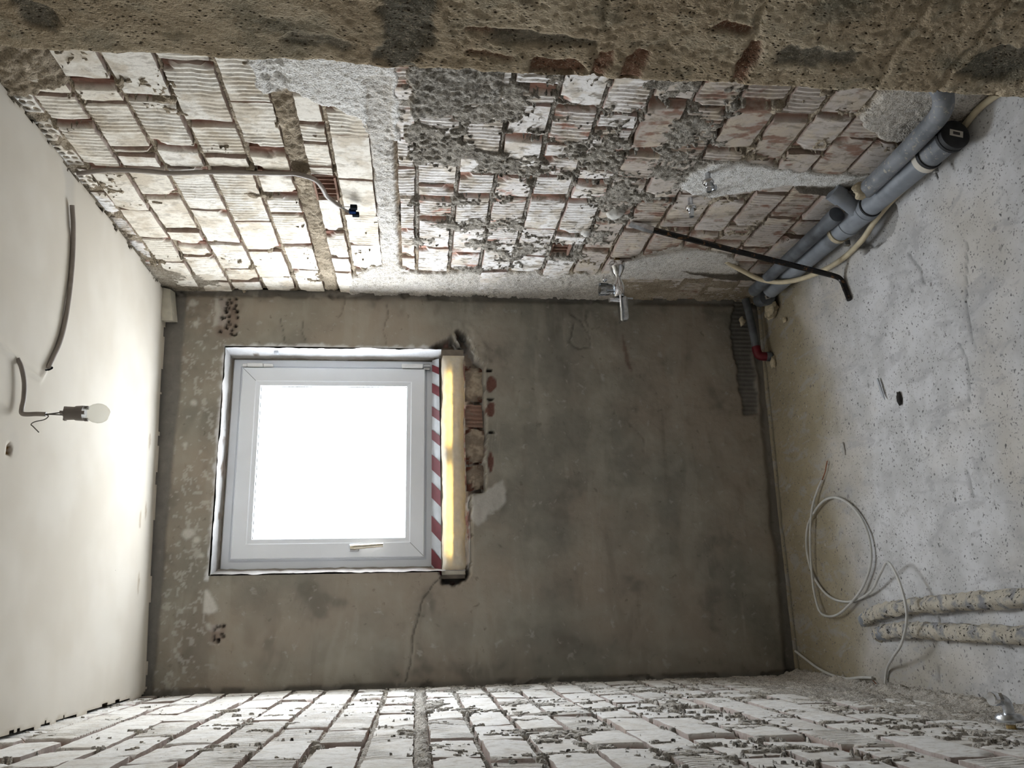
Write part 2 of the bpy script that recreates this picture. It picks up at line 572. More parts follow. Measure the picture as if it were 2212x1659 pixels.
class MB:
    """collects simple shapes into one mesh"""

    def __init__(self):
        self.v, self.f = [], []

    def add(self, vs_, fs):
        b = len(self.v)
        self.v += [tuple(p) for p in vs_]
        self.f += [tuple(i + b for i in f) for f in fs]
        return self

    def box(self, lo, hi, ch=0.0):
        (x0, y0, z0), (x1, y1, z1) = lo, hi
        if ch <= 0:
            vs_ = [(x, y, z) for x in (x0, x1) for y in (y0, y1) for z in (z0, z1)]
            fs = [(0, 1, 3, 2), (4, 6, 7, 5), (0, 4, 5, 1), (2, 3, 7, 6), (0, 2, 6, 4), (1, 5, 7, 3)]
            return self.add(vs_, fs)
        c = ch
        vs_, idx = [], {}
        for ax in range(3):
            for sx in (0, 1):
                for sy in (0, 1):
                    for sz in (0, 1):
                        s = (sx, sy, sz)
                        p = []
                        for k in range(3):
                            L, Hh = lo[k], hi[k]
                            v = (L, Hh)[s[k]]
                            if k != ax:
                                v += c if s[k] == 0 else -c
                            p.append(v)
                        idx[(ax, s)] = len(vs_)
                        vs_.append(tuple(p))
        fs = []
        for ax in range(3):
            o1, o2 = [k for k in range(3) if k != ax]
            for side in (0, 1):
                q = []
                for (a, b) in ((0, 0), (1, 0), (1, 1), (0, 1)):
                    s = [0, 0, 0]
                    s[ax] = side
                    s[o1], s[o2] = a, b
                    q.append(idx[(ax, tuple(s))])
                fs.append(tuple(q))
        for ax in range(3):   # edges running along ax
            o1, o2 = [k for k in range(3) if k != ax]
            for a in (0, 1):
                for b in (0, 1):
                    q = []
                    for (face, e) in ((o1, 0), (o1, 1), (o2, 1), (o2, 0)):
                        s = [0, 0, 0]
                        s[o1], s[o2], s[ax] = a, b, e
                        q.append(idx[(face, tuple(s))])
                    fs.append(tuple(q))
        for sx in (0, 1):
            for sy in (0, 1):
                for sz in (0, 1):
                    s = (sx, sy, sz)
                    fs.append((idx[(0, s)], idx[(1, s)], idx[(2, s)]))
        return self.add(vs_, fs)

    def tube(self, pts, r, n=10, cap=True, rough=0.0, seed=0):
        pts = [Vector(p) for p in pts]
        rs = r if isinstance(r, (list, tuple)) else [r] * len(pts)
        t0 = (pts[1] - pts[0]).normalized()
        ref = Vector((0, 0, 1)) if abs(t0.z) < .9 else Vector((1, 0, 0))
        nrm = t0.cross(ref).normalized()
        vs_, fs = [], []
        for i, p in enumerate(pts):
            t = (pts[min(i + 1, len(pts) - 1)] - pts[max(i - 1, 0)]).normalized()
            nrm = (nrm - t * nrm.dot(t)).normalized()
            bn = t.cross(nrm)
            for k in range(n):
                a = 2 * math.pi * k / n
                rr = rs[i]
                if rough:
                    rr *= 1 + rough * (float(vnoise(np.array(i * .55), np.array(k * .9), seed)) - .5) * 2
                vs_.append(p + (nrm * math.cos(a) + bn * math.sin(a)) * rr)
        for i in range(len(pts) - 1):
            for k in range(n):
                k2 = (k + 1) % n
                fs.append((i * n + k, i * n + k2, (i + 1) * n + k2, (i + 1) * n + k))
        if cap:
            fs.append(tuple(range(n))[::-1])
            fs.append(tuple((len(pts) - 1) * n + k for k in range(n)))
        return self.add(vs_, fs)

    def lathe(self, o, axis, prof, n=20):
        """prof: list of (distance along the axis, radius)"""
        o, ax = Vector(o), Vector(axis).normalized()
        ref = Vector((0, 0, 1)) if abs(ax.z) < .9 else Vector((1, 0, 0))
        e1 = ax.cross(ref).normalized()
        e2 = ax.cross(e1)
        vs_, fs = [], []
        for (d, r) in prof:
            for k in range(n):
                a = 2 * math.pi * k / n
                vs_.append(o + ax * d + (e1 * math.cos(a) + e2 * math.sin(a)) * max(r, 1e-5))
        for i in range(len(prof) - 1):
            for k in range(n):
                k2 = (k + 1) % n
                fs.append((i * n + k, i * n + k2, (i + 1) * n + k2, (i + 1) * n + k))
        fs.append(tuple(range(n))[::-1])
        fs.append(tuple((len(prof) - 1) * n + k for k in range(n)))
        return self.add(vs_, fs)

    def ring(self, x0, x1, z0, z1, prof):
        """mitred rectangular ring in the XZ plane; prof: (inset, y)"""
        vs_, fs = [], []
        for (d, y) in prof:
            vs_ += [(x0 + d, y, z0 + d), (x1 - d, y, z0 + d), (x1 - d, y, z1 - d), (x0 + d, y, z1 - d)]
        m = len(prof)
        for i in range(m - 1):
            for k in range(4):
                k2 = (k + 1) % 4
                fs.append((i * 4 + k, i * 4 + k2, (i + 1) * 4 + k2, (i + 1) * 4 + k))
        return self.add(vs_, fs)

    def lump(self, c, rx, ry, rz, seed=0, n=10, rough=.3):
        vs_, fs = [], []
        m = n
        for i in range(m + 1):
            th = math.pi * i / m
            for k in range(n):
                ph = 2 * math.pi * k / n
                d = (math.sin(th) * math.cos(ph), math.sin(th) * math.sin(ph), math.cos(th))
                f = 1 + rough * (float(vnoise(np.array(d[0] * 2.1 + d[2] * 1.3 + 5), np.array(d[1] * 2.1 - d[2] + 5), seed)) - .5) * 2
                vs_.append((c[0] + d[0] * rx * f, c[1] + d[1] * ry * f, c[2] + d[2] * rz * f))
        for i in range(m):
            for k in range(n):
                k2 = (k + 1) % n
                fs.append((i * n + k, (i + 1) * n + k, (i + 1) * n + k2, i * n + k2))
        return self.add(vs_, fs)

    def build(self, name, mat, parent=None, smooth=False, origin=None):
        me = bpy.data.meshes.new(name)
        ox = Vector(origin) if origin else (Vector(parent.location) if parent and parent.type == 'EMPTY' else Vector((0, 0, 0)))
        if parent and parent.type != 'EMPTY':
            ox = Vector((0, 0, 0))
            q = parent
            while q:
                ox += q.location
                q = q.parent
        me.from_pydata([tuple(Vector(p) - ox) for p in self.v], [], self.f)
        me.validate()
        me.polygons.foreach_set('use_smooth', np.full(len(me.polygons), smooth))
        if smooth:
            try:
                me.set_sharp_from_angle(angle=math.radians(40))
            except Exception:
                pass
        o = new_obj(name, me, mat, parent)
        if origin:
            o.location = origin
        return o


def thing(name, label, cat, loc, group=None):
    o = bpy.data.objects.new(name, None)
    coll.objects.link(o)
    o.location = loc
    o.empty_display_size = .05
    tag(o, label, cat, group)
    return o


def tag(o, label, cat, group=None):
    o['label'] = label
    o['category'] = cat
    if group:
        o['group'] = group
    return o


def structure(o):
    o['kind'] = 'structure'
    return o


def spline(pts, n=8):
    """Catmull-Rom through pts"""
    P = [Vector(p) for p in pts]
    P = [P[0] * 2 - P[1]] + P + [P[-1] * 2 - P[-2]]
    out = []
    for i in range(1, len(P) - 2):
        for k in range(n):
            t = k / n
            a, b, c, d = P[i - 1:i + 3]
            out.append(.5 * ((2 * b) + (c - a) * t + (2 * a - 5 * b + 4 * c - d) * t * t + (3 * b - a - 3 * c + d) * t ** 3))
    out.append(P[-2])
    return out


# ------------------------------------------------------------------ brickwork
def brick_mesh(L, Hh, seed, ridged, hb, rough=1.0, broken=(False, False), perforated=False, chips=.3):
    """front relief h(u, v) with skirts; returns u, v, h arrays, quads and wash attribute"""
    step = .0038 if (ridged or perforated) else .008
    nu = max(6, int(L / step)) + 1
    nv = max(5, int(Hh / (.0035 if perforated else .012))) + 1
    u, v = np.meshgrid(np.linspace(0, L, nu), np.linspace(0, Hh, nv), indexing='ij')
    r = np.random.default_rng(seed)
    so = r.random() * 50
    # wobbling outline
    eu = (fbm(v + so, v * 0 + 1.7, .03, 3, seed) - .5) * .010 * rough
    eu2 = (fbm(v + so, v * 0 + 8.7, .03, 3, seed + 1) - .5) * .010 * rough
    ev = (fbm(u + so, u * 0 + 3.1, .04, 3, seed + 2) - .5) * .008 * rough
    ev2 = (fbm(u + so, u * 0 + 6.3, .04, 3, seed + 3) - .5) * .008 * rough
    fu, fv = u / L, v / Hh
    U = u + eu * (1 - fu) + eu2 * fu
    V = v + ev * (1 - fv) + ev2 * fv
    du = np.minimum(u, L - u)
    dv = np.minimum(v, Hh - v)
    d = np.minimum(du, dv)
    h = hb + (r.random() - .5) * .005 * (fu - .5) * 2 + (r.random() - .5) * .004 * (fv - .5) * 2
    h = h + (fbm(u + so, v, .05, 3, seed + 5) - .5) * .0022 * rough
    h = h - .0012 * (1 - sstep(0, .004, d))
    wash = np.ones_like(u)
    if ridged:
        period = .0172
        g = np.abs(((u + so) / period) % 1.0 - .5) * 2
        smear = sstep(.50, .66, fbm(u + so, v * .8, .09, 3, seed + 6))
        h = h - .0046 * sstep(.45, .9, g) * (1 - .85 * smear)
    for (cu, cv) in ((0, 0), (L, 0), (0, Hh), (L, Hh)):
        if r.random() < chips:
            rad = .012 + .022 * r.random()
            dd = np.hypot(u - cu, (v - cv)) + (fbm(u + so, v, .012, 2, seed + 7) - .5) * .014
            m = 1 - sstep(rad - .004, rad, dd)
            h = h - .012 * m
            wash = wash * (1 - m)
    for side, flag in enumerate(broken):
        if flag:
            e = u if side == 0 else L - u
            wdt = .010 + .012 * r.random() + (fbm(v + so, v * 0, .03, 2, seed + 8) - .5) * .014
            m = 1 - sstep(wdt - .002, wdt + .002, e)
            h = h - .016 * m
            wash = wash * (1 - m)
    if perforated:
        for iu in range(int(L / .027)):
            for iv in range(max(1, int(Hh / .024))):
                cu = .016 + iu * .027 + r.uniform(-.002, .002)
                cv = .014 + iv * .024 + r.uniform(-.002, .002)
                m = 1 - sstep(.0055, .0080, np.hypot(u - cu, v - cv))
                h = h - .035 * m
                wash = wash * (1 - m)
    return U, V, h, wash, nu, nv


def brick(wall, side, y0, z0, L, Hh, mat, seed, **kw):
    """side: +1 for the wall at X = W (faces -X), -1 for the wall at X = 0"""
    U, V, h, wash, nu, nv = brick_mesh(L, Hh, seed, **kw)
    P = np.stack([h, U, V], -1).reshape(-1, 3)
    ring = ([i * nv for i in range(nu)] + [(nu - 1) * nv + j for j in range(1, nv)]
            + [i * nv + nv - 1 for i in range(nu - 2, -1, -1)] + [j for j in range(nv - 2, 0, -1)])
    top = P[ring].copy()
    sk = P[ring].copy()
    sk[:, 0] = -.045
    nb = len(P)
    m = len(ring)
    q2 = [(nb + i, nb + m + i, nb + m + (i + 1) % m, nb + (i + 1) % m) for i in range(m)]
    Vv = np.concatenate([P, top, sk])
    wa = np.concatenate([wash.ravel(), wash.ravel()[ring] * .5, np.zeros(m)])
    X = (W - Vv[:, 0]) if side > 0 else Vv[:, 0]
    x_o = W if side > 0 else 0.0
    Vw = np.stack([X - x_o, Vv[:, 1], Vv[:, 2]], -1)
    q = np.concatenate([grid_quads(nu, nv), np.array(q2)])
    if side > 0:
        q = q[:, ::-1]
    o = new_obj('brick', raw_mesh('brick', Vw, q, True, {'wash': wa}), mat, wall)
    o.location = (x_o, y0, z0)
    return o


def lay_course(ys, lo, hi, zt, zb, rows, mean=.25):
    """fill a course between lo and hi around the seen head joints"""
    ys = list(ys)
    while ys and ys[0] - lo > .27:
        ys.insert(0, ys[0] - mean + random.uniform(-.008, .008))
    while ys and hi - ys[-1] > .27:
        ys.append(ys[-1] + mean * random.choice((1, 1, 1, .5)) + random.uniform(-.008, .008))
    ys = [lo] + ys + [hi]
    for a, b in zip(ys[:-1], ys[1:]):
        if b - a > .028:
            rows.append((a, b, zt, zb))


JOINT = .0078

# ---- right-hand wall, as laid: (top, bottom, head joints seen)
RW = [
    (2.485, 2.375, [-1.356, -1.234, -0.985, -0.718, -0.493, -0.287]),
    (2.375, 2.255, [-1.426, -1.331, -1.107, -1.074, -1.001, -0.827, -0.573, -0.467, -0.354]),
    (2.255, 2.128, [-1.367, -1.131, -1.002, -0.725, -0.48, -0.233, -0.11]),
    (2.128, 1.995, [-1.265, -1.082, -1.005, -0.657, -0.423, -0.17]),
    (1.995, 1.878, [-1.358, -1.124, -1.004, -0.867, -0.73, -0.481, -0.232]),
    (1.832, 1.752, [-1.425, -1.274, -1.175, -1.041, -0.979, -0.826, -0.591, -0.364, -0.234]),
    (1.752, 1.632, [-1.367, -1.219, -0.968, -0.729, -0.486, -0.258]),
    (1.568, 1.504, [-1.216, -1.05, -0.876, -0.631, -0.394, -0.264]),
    (1.504, 1.380, [-1.339, -1.104, -0.951, -0.882, -0.726, -0.479, -0.258]),
    (1.380, 1.258, [-1.404, -1.155, -1.037, -0.903, -0.661, -0.433, -0.265]),
    (1.258, 1.136, [-1.49, -1.408, -1.251, -1.021, -0.886, -0.53, -0.283]),
    (1.136, 1.010, [-1.406, -1.216, -1.145, -1.029, -0.904, -0.663, -0.427, -0.268]),
    (1.010, 0.890, [-1.383, -1.308, -1.093, -1.015, -0.892, -0.64, -0.54, -0.44]),
    (0.890, 0.773, [-1.455, -1.212, -1.033, -0.909, -0.753]),
    (0.773, 0.653, [-1.428, -1.161, -0.916, -0.68]),
    (0.653, 0.522, [-1.467, -1.24, -1.075, -0.951]),
    (0.520, 0.405, [-1.412, -1.18]),
    (0.405, 0.290, [-1.422, -1.233]),
    (0.290, 0.170, [-1.31]),
    (0.170, 0.050, [-1.43]),
]
LW = [
    (2.53, 2.415, [-1.28]), (2.415, 2.298, [-0.62, -1.13]), (2.298, 2.18, [-1.26, -0.75]), (2.18, 2.06, [-1.43, -1.10]),
    (2.06, 1.94, [-1.272, -0.764]), (1.94, 1.825, [-1.405, -0.877, -0.367]), (1.825, 1.71, [-1.05, -0.62, -0.199]),
    (1.71, 1.60, [-1.538, -1.366, -1.145, -0.618]), (1.60, 1.492, [-1.577, -1.076, -0.82]),
    (1.468, 1.36, [-1.601, -1.362, -0.989, -0.405]), (1.36, 1.25, [-1.642, -1.406, -1.138, -0.476]),
    (1.25, 1.14, [-1.599, -1.275, -0.958, -0.662]), (1.14, 1.02, [-1.305, -0.992, -0.516]),
    (1.02, 0.91, [-1.60, -1.314, -1.101, -0.664]), (0.91, 0.79, [-1.454, -1.135, -0.747]),
    (0.79, 0.665, [-1.543, -1.291, -0.905]), (0.665, 0.55, [-1.43, -0.972]), (0.55, 0.435, [-1.32, -0.86]),
    (0.435, 0.32, [-1.20]), (0.32, 0.20, [-1.36]), (0.20, 0.08, [-1.25]),
]
HOLLOW = [(-0.979, 1.832), (-0.54, 1.010)]     # bricks whose face shell is broken away


def wall_bricks(courses, lo, hi):
    rows = []
    for zt, zb, ys in courses:
        lay_course(sorted(ys), lo, hi, zt, zb, rows)
    return rows


def heightfield(A, B, rows, seed, gap_extra):
    """mortar relief: recessed joints, pieces of brick face lower still"""
    h = -.0085 + (fbm(A, B, .03, 4, seed) - .5) * .012 + (fbm(A, B, .010, 3, seed + 9) - .5) * .011
    for (a, b, zt, zb) in rows:
        m = (A > a + .006) & (A < b - .006) & (B > zb + .006) & (B < zt - .006)
        h[m] = np.minimum(h[m], -.022)
    for (y, zt, zb, deep) in gap_extra:
        m = (np.abs(A - y) < .009) & (B > zb + .008) & (B < zt - .008)
        h[m] = np.minimum(h[m], -deep)
    return h


def make_brick_wall(side):
    lo = D2 if side > 0 else -2.6
    name = 'wall_right' if side > 0 else 'wall_left'
    rows = wall_bricks(RW if side > 0 else LW, lo, -.004)
    step = .005
    a = np.arange(lo, .0051, step)
    b = np.arange(-.005, 2.561, step)
    A, B = np.meshgrid(a, b, indexing='ij')
    rs = np.random.default_rng(11 if side > 0 else 23)
    gaps, broke = [], {}
    for i, (y0, y1, zt, zb) in enumerate(rows):
        br = [False, False]
        if rs.random() < (.60 if side > 0 else .60):
            br[0] = rs.random() < .6
            if rs.random() < .8:
                gaps.append((y0, zt, zb, .032))
        broke[i] = tuple(br)
    h = heightfield(A, B, rows, 31 if side > 0 else 57, gaps)
    z = np.zeros_like(A)
    att = {'cement': z.copy(), 'plaster': z.copy(), 'dark': z.copy(), 'clay': z.copy()}
    rough = (fbm(A, B, .05, 3, 71, .7) - .45) * .012 + (fbm(A, B, .0105, 2, 75, .9) - .5) * .011
    if side > 0:
        # grey cement residue over the former tiled zone, strongest by the doorway
        zone = poly_mask(A, B, [(-2.2, 1.56), (-2.2, .62), (-1.0, .62), (-.35, .9), (-.25, 1.3), (-.5, 1.54)], .05, 5, 6, .15)
        near = sstep(-.75, -1.4, A)
        thr = .665 - .135 * zone - .045 * near * zone
        pm = sstep(thr, thr + .030, .82 * fbm(A, B * .8, .085, 5, 91, .66) + .18 * vnoise(A / .008, B / .008, 92))
        att['cement'] = np.maximum(zone * .9, .15 * fbm(A, B, .1, 2, 4))
        h = h + ((.0060 + rough) - h) * pm

        def patch(poly, hh, r_amp, key=None, wob=.014, soft=1, amt=1.0):
            nonlocal h
            m = poly_mask(A, B, poly, wob, 13 + len(poly), soft)
            h = h + (hh + rough * r_amp - h) * m
            if key:
                for k in att:
                    att[k] = att[k] * (1 - m)
                att[key] = np.maximum(att[key], m * amt)
            return m
        # heavy mortar mass beside the doorway
        patch([(-2.2, 1.56), (-1.3, 1.515), (-1.335, 1.498), (-1.358, 1.392), (-1.398, 1.37), (-1.42, 1.285), (-2.2, 1.27)], .014, 1.5, 'cement')
        # plaster triangle and the level band below it
        patch([(-2.2, 1.93), (-1.479, 1.911), (-1.40, 1.90), (-1.42, 1.81), (-1.363, 1.748), (-1.318, 1.66), (-1.208, 1.63), (-1.2, 1.55), (-2.2, 1.55)], .008, .5, 'plaster')
        patch([(-1.5, 1.634), (.02, 1.64), (.02, 1.572), (-1.5, 1.572)], .003, .8, 'plaster', .008, 1, .72)
        # beige chase under the fifth course
        patch([(-2.1, 1.882), (.02, 1.882), (.02, 1.832), (-2.1, 1.832)], -.003, 1.5, None, .012)
        patch([(-2.1, 2.62), (-1.35, 2.62), (-1.35, 2.49), (-1.40, 2.38), (-2.1, 2.38)], .010, 2.0, None)
        # plaster against the window corner
        patch([(-.20, 1.76), (-.36, 1.61), (-.24, 1.54), (-.26, 1.3), (-.27, .84), (-.30, .69), (.05, .64), (.05, 1.8)], .006, .8, 'plaster', .03, 2, .55)
        patch([(-.28, 2.62), (-.20, 2.42), (-.10, 2.30), (.05, 2.26), (.05, 2.62)], .004, .3, 'cement', .03, 3, .5)
        # filled pipe chases
        patch([(-1.002, .671), (-1.113, .654), (-1.165, .585), (-1.154, .464), (-1.118, .268), (-1.121, .0), (-1.04, .0), (-1.03, .32),
               (-.971, .451), (-.934, .532), (-.95, .616)], .008, .25, 'plaster', .012, 2, 1.0)
        patch([(-.346, .723), (-.505, .635), (-.562, .526), (-.503, .326), (-.434, .244), (-.30, .20), (-.25, .35), (-.22, .674)], .007, .25, 'plaster', .012, 2, .62)
        patch([(-1.394, .278), (-1.503, .284), (-2.2, .3), (-2.2, -.1), (-1.43, -.01), (-1.34, .051), (-1.301, .113), (-1.345, .216)], .012, .5, 'plaster', .02, 2, .5)
        patch([(-.24, .70), (-.20, -.1), (.1, -.1), (.1, .70)], .004, .5, None, .02, 2)
        patch([(-1.03, .30), (-1.05, .16), (-1.05, .0), (-.985, .0), (-.975, .16), (-.995, .27)], .011, .3, 'dark', .008, 1, .75)
        patch([(-.33, .46), (-.315, .27), (-.33, .02), (-.24, .02), (-.25, .253)], .011, .3, 'dark', .008, 1, .75)
        # mortar skirt along the floor
        foot = (1 - sstep(.03, .085, B)) * .016
        h = h + foot * (1 + rough * 25)
        # sockets of the two broken bricks
        for (yh, zt) in HOLLOW:
            Lh = .153 if yh < -.7 else .10
            hh_ = .08 if yh < -.7 else .085
            m = (A > yh + .006) & (A < yh + Lh) & (B < zt - .005) & (B > zt - hh_)
            h[m] = -.05
            att['clay'][m] = .9
            for k in ('cement', 'plaster'):
                att[k][m] = 0
        # dark hollow above the cable
        m = poly_mask(A, B, [(-1.06, 1.89), (-1.0, 1.895), (-.985, 1.80), (-1.03, 1.74), (-1.05, 1.80)], .01, 8, 1)
        h = h + (-.026 - h) * m
    else:
        zone = sstep(1.62, 1.45, B)
        thr = .645 - .065 * zone - .05 * sstep(.55, .3, B) - .05 * sstep(-.3, -.1, A) * zone
        pm = sstep(thr, thr + .030, .80 * fbm(A, B * .8, .06, 5, 191, .68) + .20 * vnoise(A / .008, B / .008, 192))
        h = h + ((.0055 + rough * .45) - h) * pm
        att['cement'] = zone * (.5 - .45 * sstep(.9, .6, B))
        att['plaster'] = .50 + 0 * A  # mortar coloured paler all over so the left wall looks more lit
        m = poly_mask(A, B, [(-2.6, 1.495), (.05, 1.495), (.05, 1.468), (-2.6, 1.468)], .008, 3)
        h = h + (-.001 + rough * 1.2 - h) * m
        m = poly_mask(A, B, [(-2.6, .34), (-1.75, .30), (-1.35, .24), (-.95, .30), (-.5, .40), (-.2, .26), (.05, .2), (.05, -.1), (-2.6, -.1)], .06, 9, 2)
        h = h + (.005 + rough * 1.1 - h) * m
        h = h + (1 - sstep(.02, .08, B)) * .016 * (1 + rough * 30)
    edge = sstep(-.03, .0, A)
    h = h - .012 * edge * (fbm(A, B, .05, 3, 15) > .55)
    X = (W - h) if side > 0 else h
    wall = structure(sheet(name, np.stack([X, A, B], -1), 'rough_mortar', None, None, side > 0, att))
    # the bricks, each one its own piece
    for i, (y0, y1, zt, zb) in enumerate(rows):
        if any(abs(y0 - yh) < .02 and abs(zt - zh) < .01 for yh, zh in HOLLOW) and side > 0:
            continue
        j0 = JOINT * rs.uniform(.6, 1.7)
        j1 = JOINT * rs.uniform(.6, 1.7)
        L, Hh = y1 - y0 - j0 - j1, zt - zb - 2 * JOINT * rs.uniform(.8, 1.35)
        zc = (zt + zb) / 2
        yc = (y0 + y1) / 2
        if side > 0:
            if zc > 1.6:
                mat, pr = 'limewashed_brick', .48
            elif zc > .86 and yc < -.05:
                mat, pr = 'pinkish_brick', .8
            else:
                mat, pr = 'bare_brick', .45
            if zc > 2.3 and yc < -1.1:
                pr = .7
        else:
            mat, pr = ('lit_limewash_brick', .22)
        ridged = rs.random() < pr
        hb = rs.uniform(.000, .007)
        brick(wall, side, y0 + j0, zb + (zt - zb - Hh) / 2, L, Hh, mat, 1000 * (1 if side > 0 else 2) + i,
              ridged=ridged, hb=hb, broken=broke[i], chips=.22 if side > 0 else .3)
    if side > 0:
        # pale perforated bricks on end, tucked under the ceiling
        y = -1.52
        k = 0
        while y < -.9:
            Lp = .115 if k % 2 else .12
            brick(wall, side, y, 2.49, Lp, .048, 'limewashed_brick', 5000 + k, ridged=False, hb=-.004, perforated=True, chips=.5)
            y += Lp + .022
            k += 1
        while y < -.1:
            brick(wall, side, y, 2.49, .16, .04, 'pinkish_brick', 5100 + k, ridged=True, hb=-.004, chips=.5)
            y += .175
            k += 1
        # the two bricks with their shell knocked off: webs standing in the dark body
        for (yh, zt) in HOLLOW:
            Lh = .145 if yh < -.7 else .095
            hh_ = .078 if yh < -.7 else .08
            yb, zb = yh + .007, zt - hh_
            mb = MB()
            mb.box((W + .045, yb, zb), (W + .055, yb + Lh, zb + hh_ - .006))
            for q in np.linspace(0.004, Lh - .006, 6 if yh < -.7 else 5):
                mb.box((W + .006 + .010 * random.random(), yb + q, zb + .002), (W + .047, yb + q + .0045, zb + hh_ - .008))
            mb.box((W - .001, yb, zb), (W + .05, yb + Lh, zb + .006))
            mb.box((W - .001, yb, zb + hh_ - .012), (W + .05, yb + Lh, zb + hh_ - .006))
            o = mb.build('broken_brick', 'bare_brick', wall)
            o['label'] = 'hollow brick with its face broken off, inner webs showing'
    return wall


wall_right = make_brick_wall(+1)
wall_left = make_brick_wall(-1)


# ------------------------------------------------------------------ back wall with the window opening
OX0, OX1, OZ0, OZ1 = .425, 1.338, 1.305, 2.278


def make_back_wall():
    st = .006

    def axis(lo, a, b, hi):
        f = lambda p, q: np.linspace(p, q, max(2, int(round((q - p) / st)) + 1))
        return np.concatenate([f(lo, a)[:-1], f(a, b)[:-1], f(b, hi)])
    xs = axis(-.01, OX0, OX1, W + .01)
    zs = axis(-.005, OZ0, OZ1, 2.56)
    A, B = np.meshgrid(xs, zs, indexing='ij')
    h = (fbm(A, B, .35, 3, 3) - .5) * .012 + (fbm(A, B, .06, 4, 5) - .5) * .005 + (fbm(A, B, .014, 3, 6) - .5) * .0022
    z = np.zeros_like(A)
    att = {k: z.copy() for k in ('chip', 'band', 'clay', 'dark', 'white')}

    def patch(poly, hh=None, key=None, wob=.01, soft=1, amt=1.0, ra=.0, wl=.04):
        nonlocal h
        m = poly_mask(A, B, poly, wob, 21 + len(poly), soft, wl)
        if hh is not None:
            h = h + (hh + (fbm(A, B, .02, 3, 44) - .5) * ra - h) * m
        if key:
            att[key] = np.maximum(att[key], m * amt)
        return m
    # damp band of fresh mortar under the ceiling
    band = sstep(2.435, 2.452, B + (fbm(A, B, .08, 3, 8) - .5) * .014)
    h = h - band * .006
    att['band'] = np.maximum(att['band'], band * .85)
    low = (1 - sstep(.022, .05, B + (fbm(A, B, .1, 3, 9) - .5) * .03))
    h = h - low * .012
    att['band'] = np.maximum(att['band'], low * .6)
    # corner joints against the brick walls
    for e in (sstep(W - .035, W - .012, A), 1 - sstep(.010, .028, A)):
        mm = e * (fbm(A, B, .09, 3, 17) > .46)
        h = h - mm * .010
        att['band'] = np.maximum(att['band'], e * .55)
    # speckled remains of pale paint over the window head
    chips = sstep(.66, .68, fbm(A, B, .026, 4, 61, .65)) * sstep(2.27, 2.30, B) * (1 - band) * (.5 + .5 * (A < 1.45))
    chips = np.maximum(chips, sstep(.70, .72, fbm(A, B, .02, 3, 66)) * sstep(2.2, 2.3, B) * (1 - band))
    h = h + chips * .0015
    att['chip'] = np.maximum(att['chip'], chips * .38)
    patch([(.375, 2.285), (.36, 2.262), (.30, 2.232), (.285, 2.25), (.287, 2.287), (.33, 2.292)], .004, 'chip', .006, 1, .9)
    for (cx, cz_, r) in ((.585, 2.36, .022), (.56, 2.33, .014), (1.10, 2.38, .012), (.93, 2.40, .012), (1.43, 2.40, .012), (.50, 2.31, .012), (1.52, 2.42, .018)):
        patch([(cx + r * math.cos(t) * random.uniform(.7, 1.3), cz_ + r * math.sin(t) * random.uniform(.7, 1.3)) for t in np.linspace(0, 5.6, 7)], None, 'chip', .004, 1, .75)
    # perforated brick showing through: rows of small dark holes
    for (x0, x1, z0, z1, n) in ((1.38, 1.545, 2.235, 2.31, 34), (.185, .245, 2.20, 2.25, 10)):
        patch([(x0, z0), (x1, z0), (x1, z1), (x0, z1)], None, 'clay', .02, 2, .35)
        patch([(x0 + .04, z1 - .03), (x1, z1 - .03), (x1, z1 + .02), (x0 + .04, z1 + .02)], None, 'chip', .015, 1, .6)
        for i in range(n):
            cx, cz_ = random.uniform(x0, x1), random.uniform(z0, z1)
            m = 1 - sstep(.004, .0075, np.hypot(A - cx, B - cz_))
            h = h - .012 * m
            att['dark'] = np.maximum(att['dark'], m * random.uniform(.5, 1))
    # cracks
    for pts, wd, dp in (([(.405, 1.40), (.391, 1.424), (.331, 1.468), (.263, 1.485), (.178, 1.506), (.095, 1.514), (.029, 1.535)], .004, .9),
                        ([(1.456, 2.065), (1.406, 2.049), (1.356, 2.037)], .003, .8),
                        ([(1.45, 1.97), (1.41, 1.975), (1.36, 1.955)], .003, .7),
                        ([(1.56, 1.80), (1.50, 1.81), (1.47, 1.83)], .0035, .6),
                        ([(1.53, 1.63), (1.48, 1.625), (1.42, 1.64), (1.36, 1.63)], .0035, .6),
                        ([(1.456, .832), (1.372, .851), (1.342, .816), (1.353, .766), (1.436, .766), (1.50, .78)], .004, .5),
                        ([(1.50, .85), (1.47, .80), (1.42, .775)], .003, .5),
                        ([(1.03, .62), (.95, .55), (.90, .56)], .003, .25)):
        dd = seg_dist(A + (fbm(A, B, .03, 3, 81) - .5) * .016, B + (fbm(A, B, .03, 3, 83) - .5) * .016, pts)
        m = 1 - sstep(wd * .2, wd * 1.1, dd)
        h = h - .005 * m
        att['dark'] = np.maximum(att['dark'], m * dp * .6)
    # broken pocket under the window, with the chipped rim at its upper corner
    pocket = [(1.345, 1.32), (1.423, 1.339), (1.40, 1.30), (1.366, 1.275), (1.305, 1.261), (1.262, 1.221), (1.10, 1.222), (.95, 1.216), (.86, 1.228),
              (.741, 1.226), (.732, 1.290), (.60, 1.284), (.50, 1.282), (.43, 1.287), (.395, 1.30), (.375, 1.35), (.38, 1.395), (.44, 1.40),
              (1.30, 1.40), (1.34, 1.45), (1.375, 1.387), (1.396, 1.358)]
    patch([(1.34, 1.32), (1.47, 1.345), (1.46, 1.28), (1.40, 1.24), (1.33, 1.20), (1.28, 1.20), (1.25, 1.24), (1.34, 1.27)], .004, None, .012, 2, ra=.01)
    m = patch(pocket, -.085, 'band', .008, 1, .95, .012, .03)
    att['clay'] = np.maximum(att['clay'], m * (fbm(A, B, .05, 3, 99) > .56) * .8)
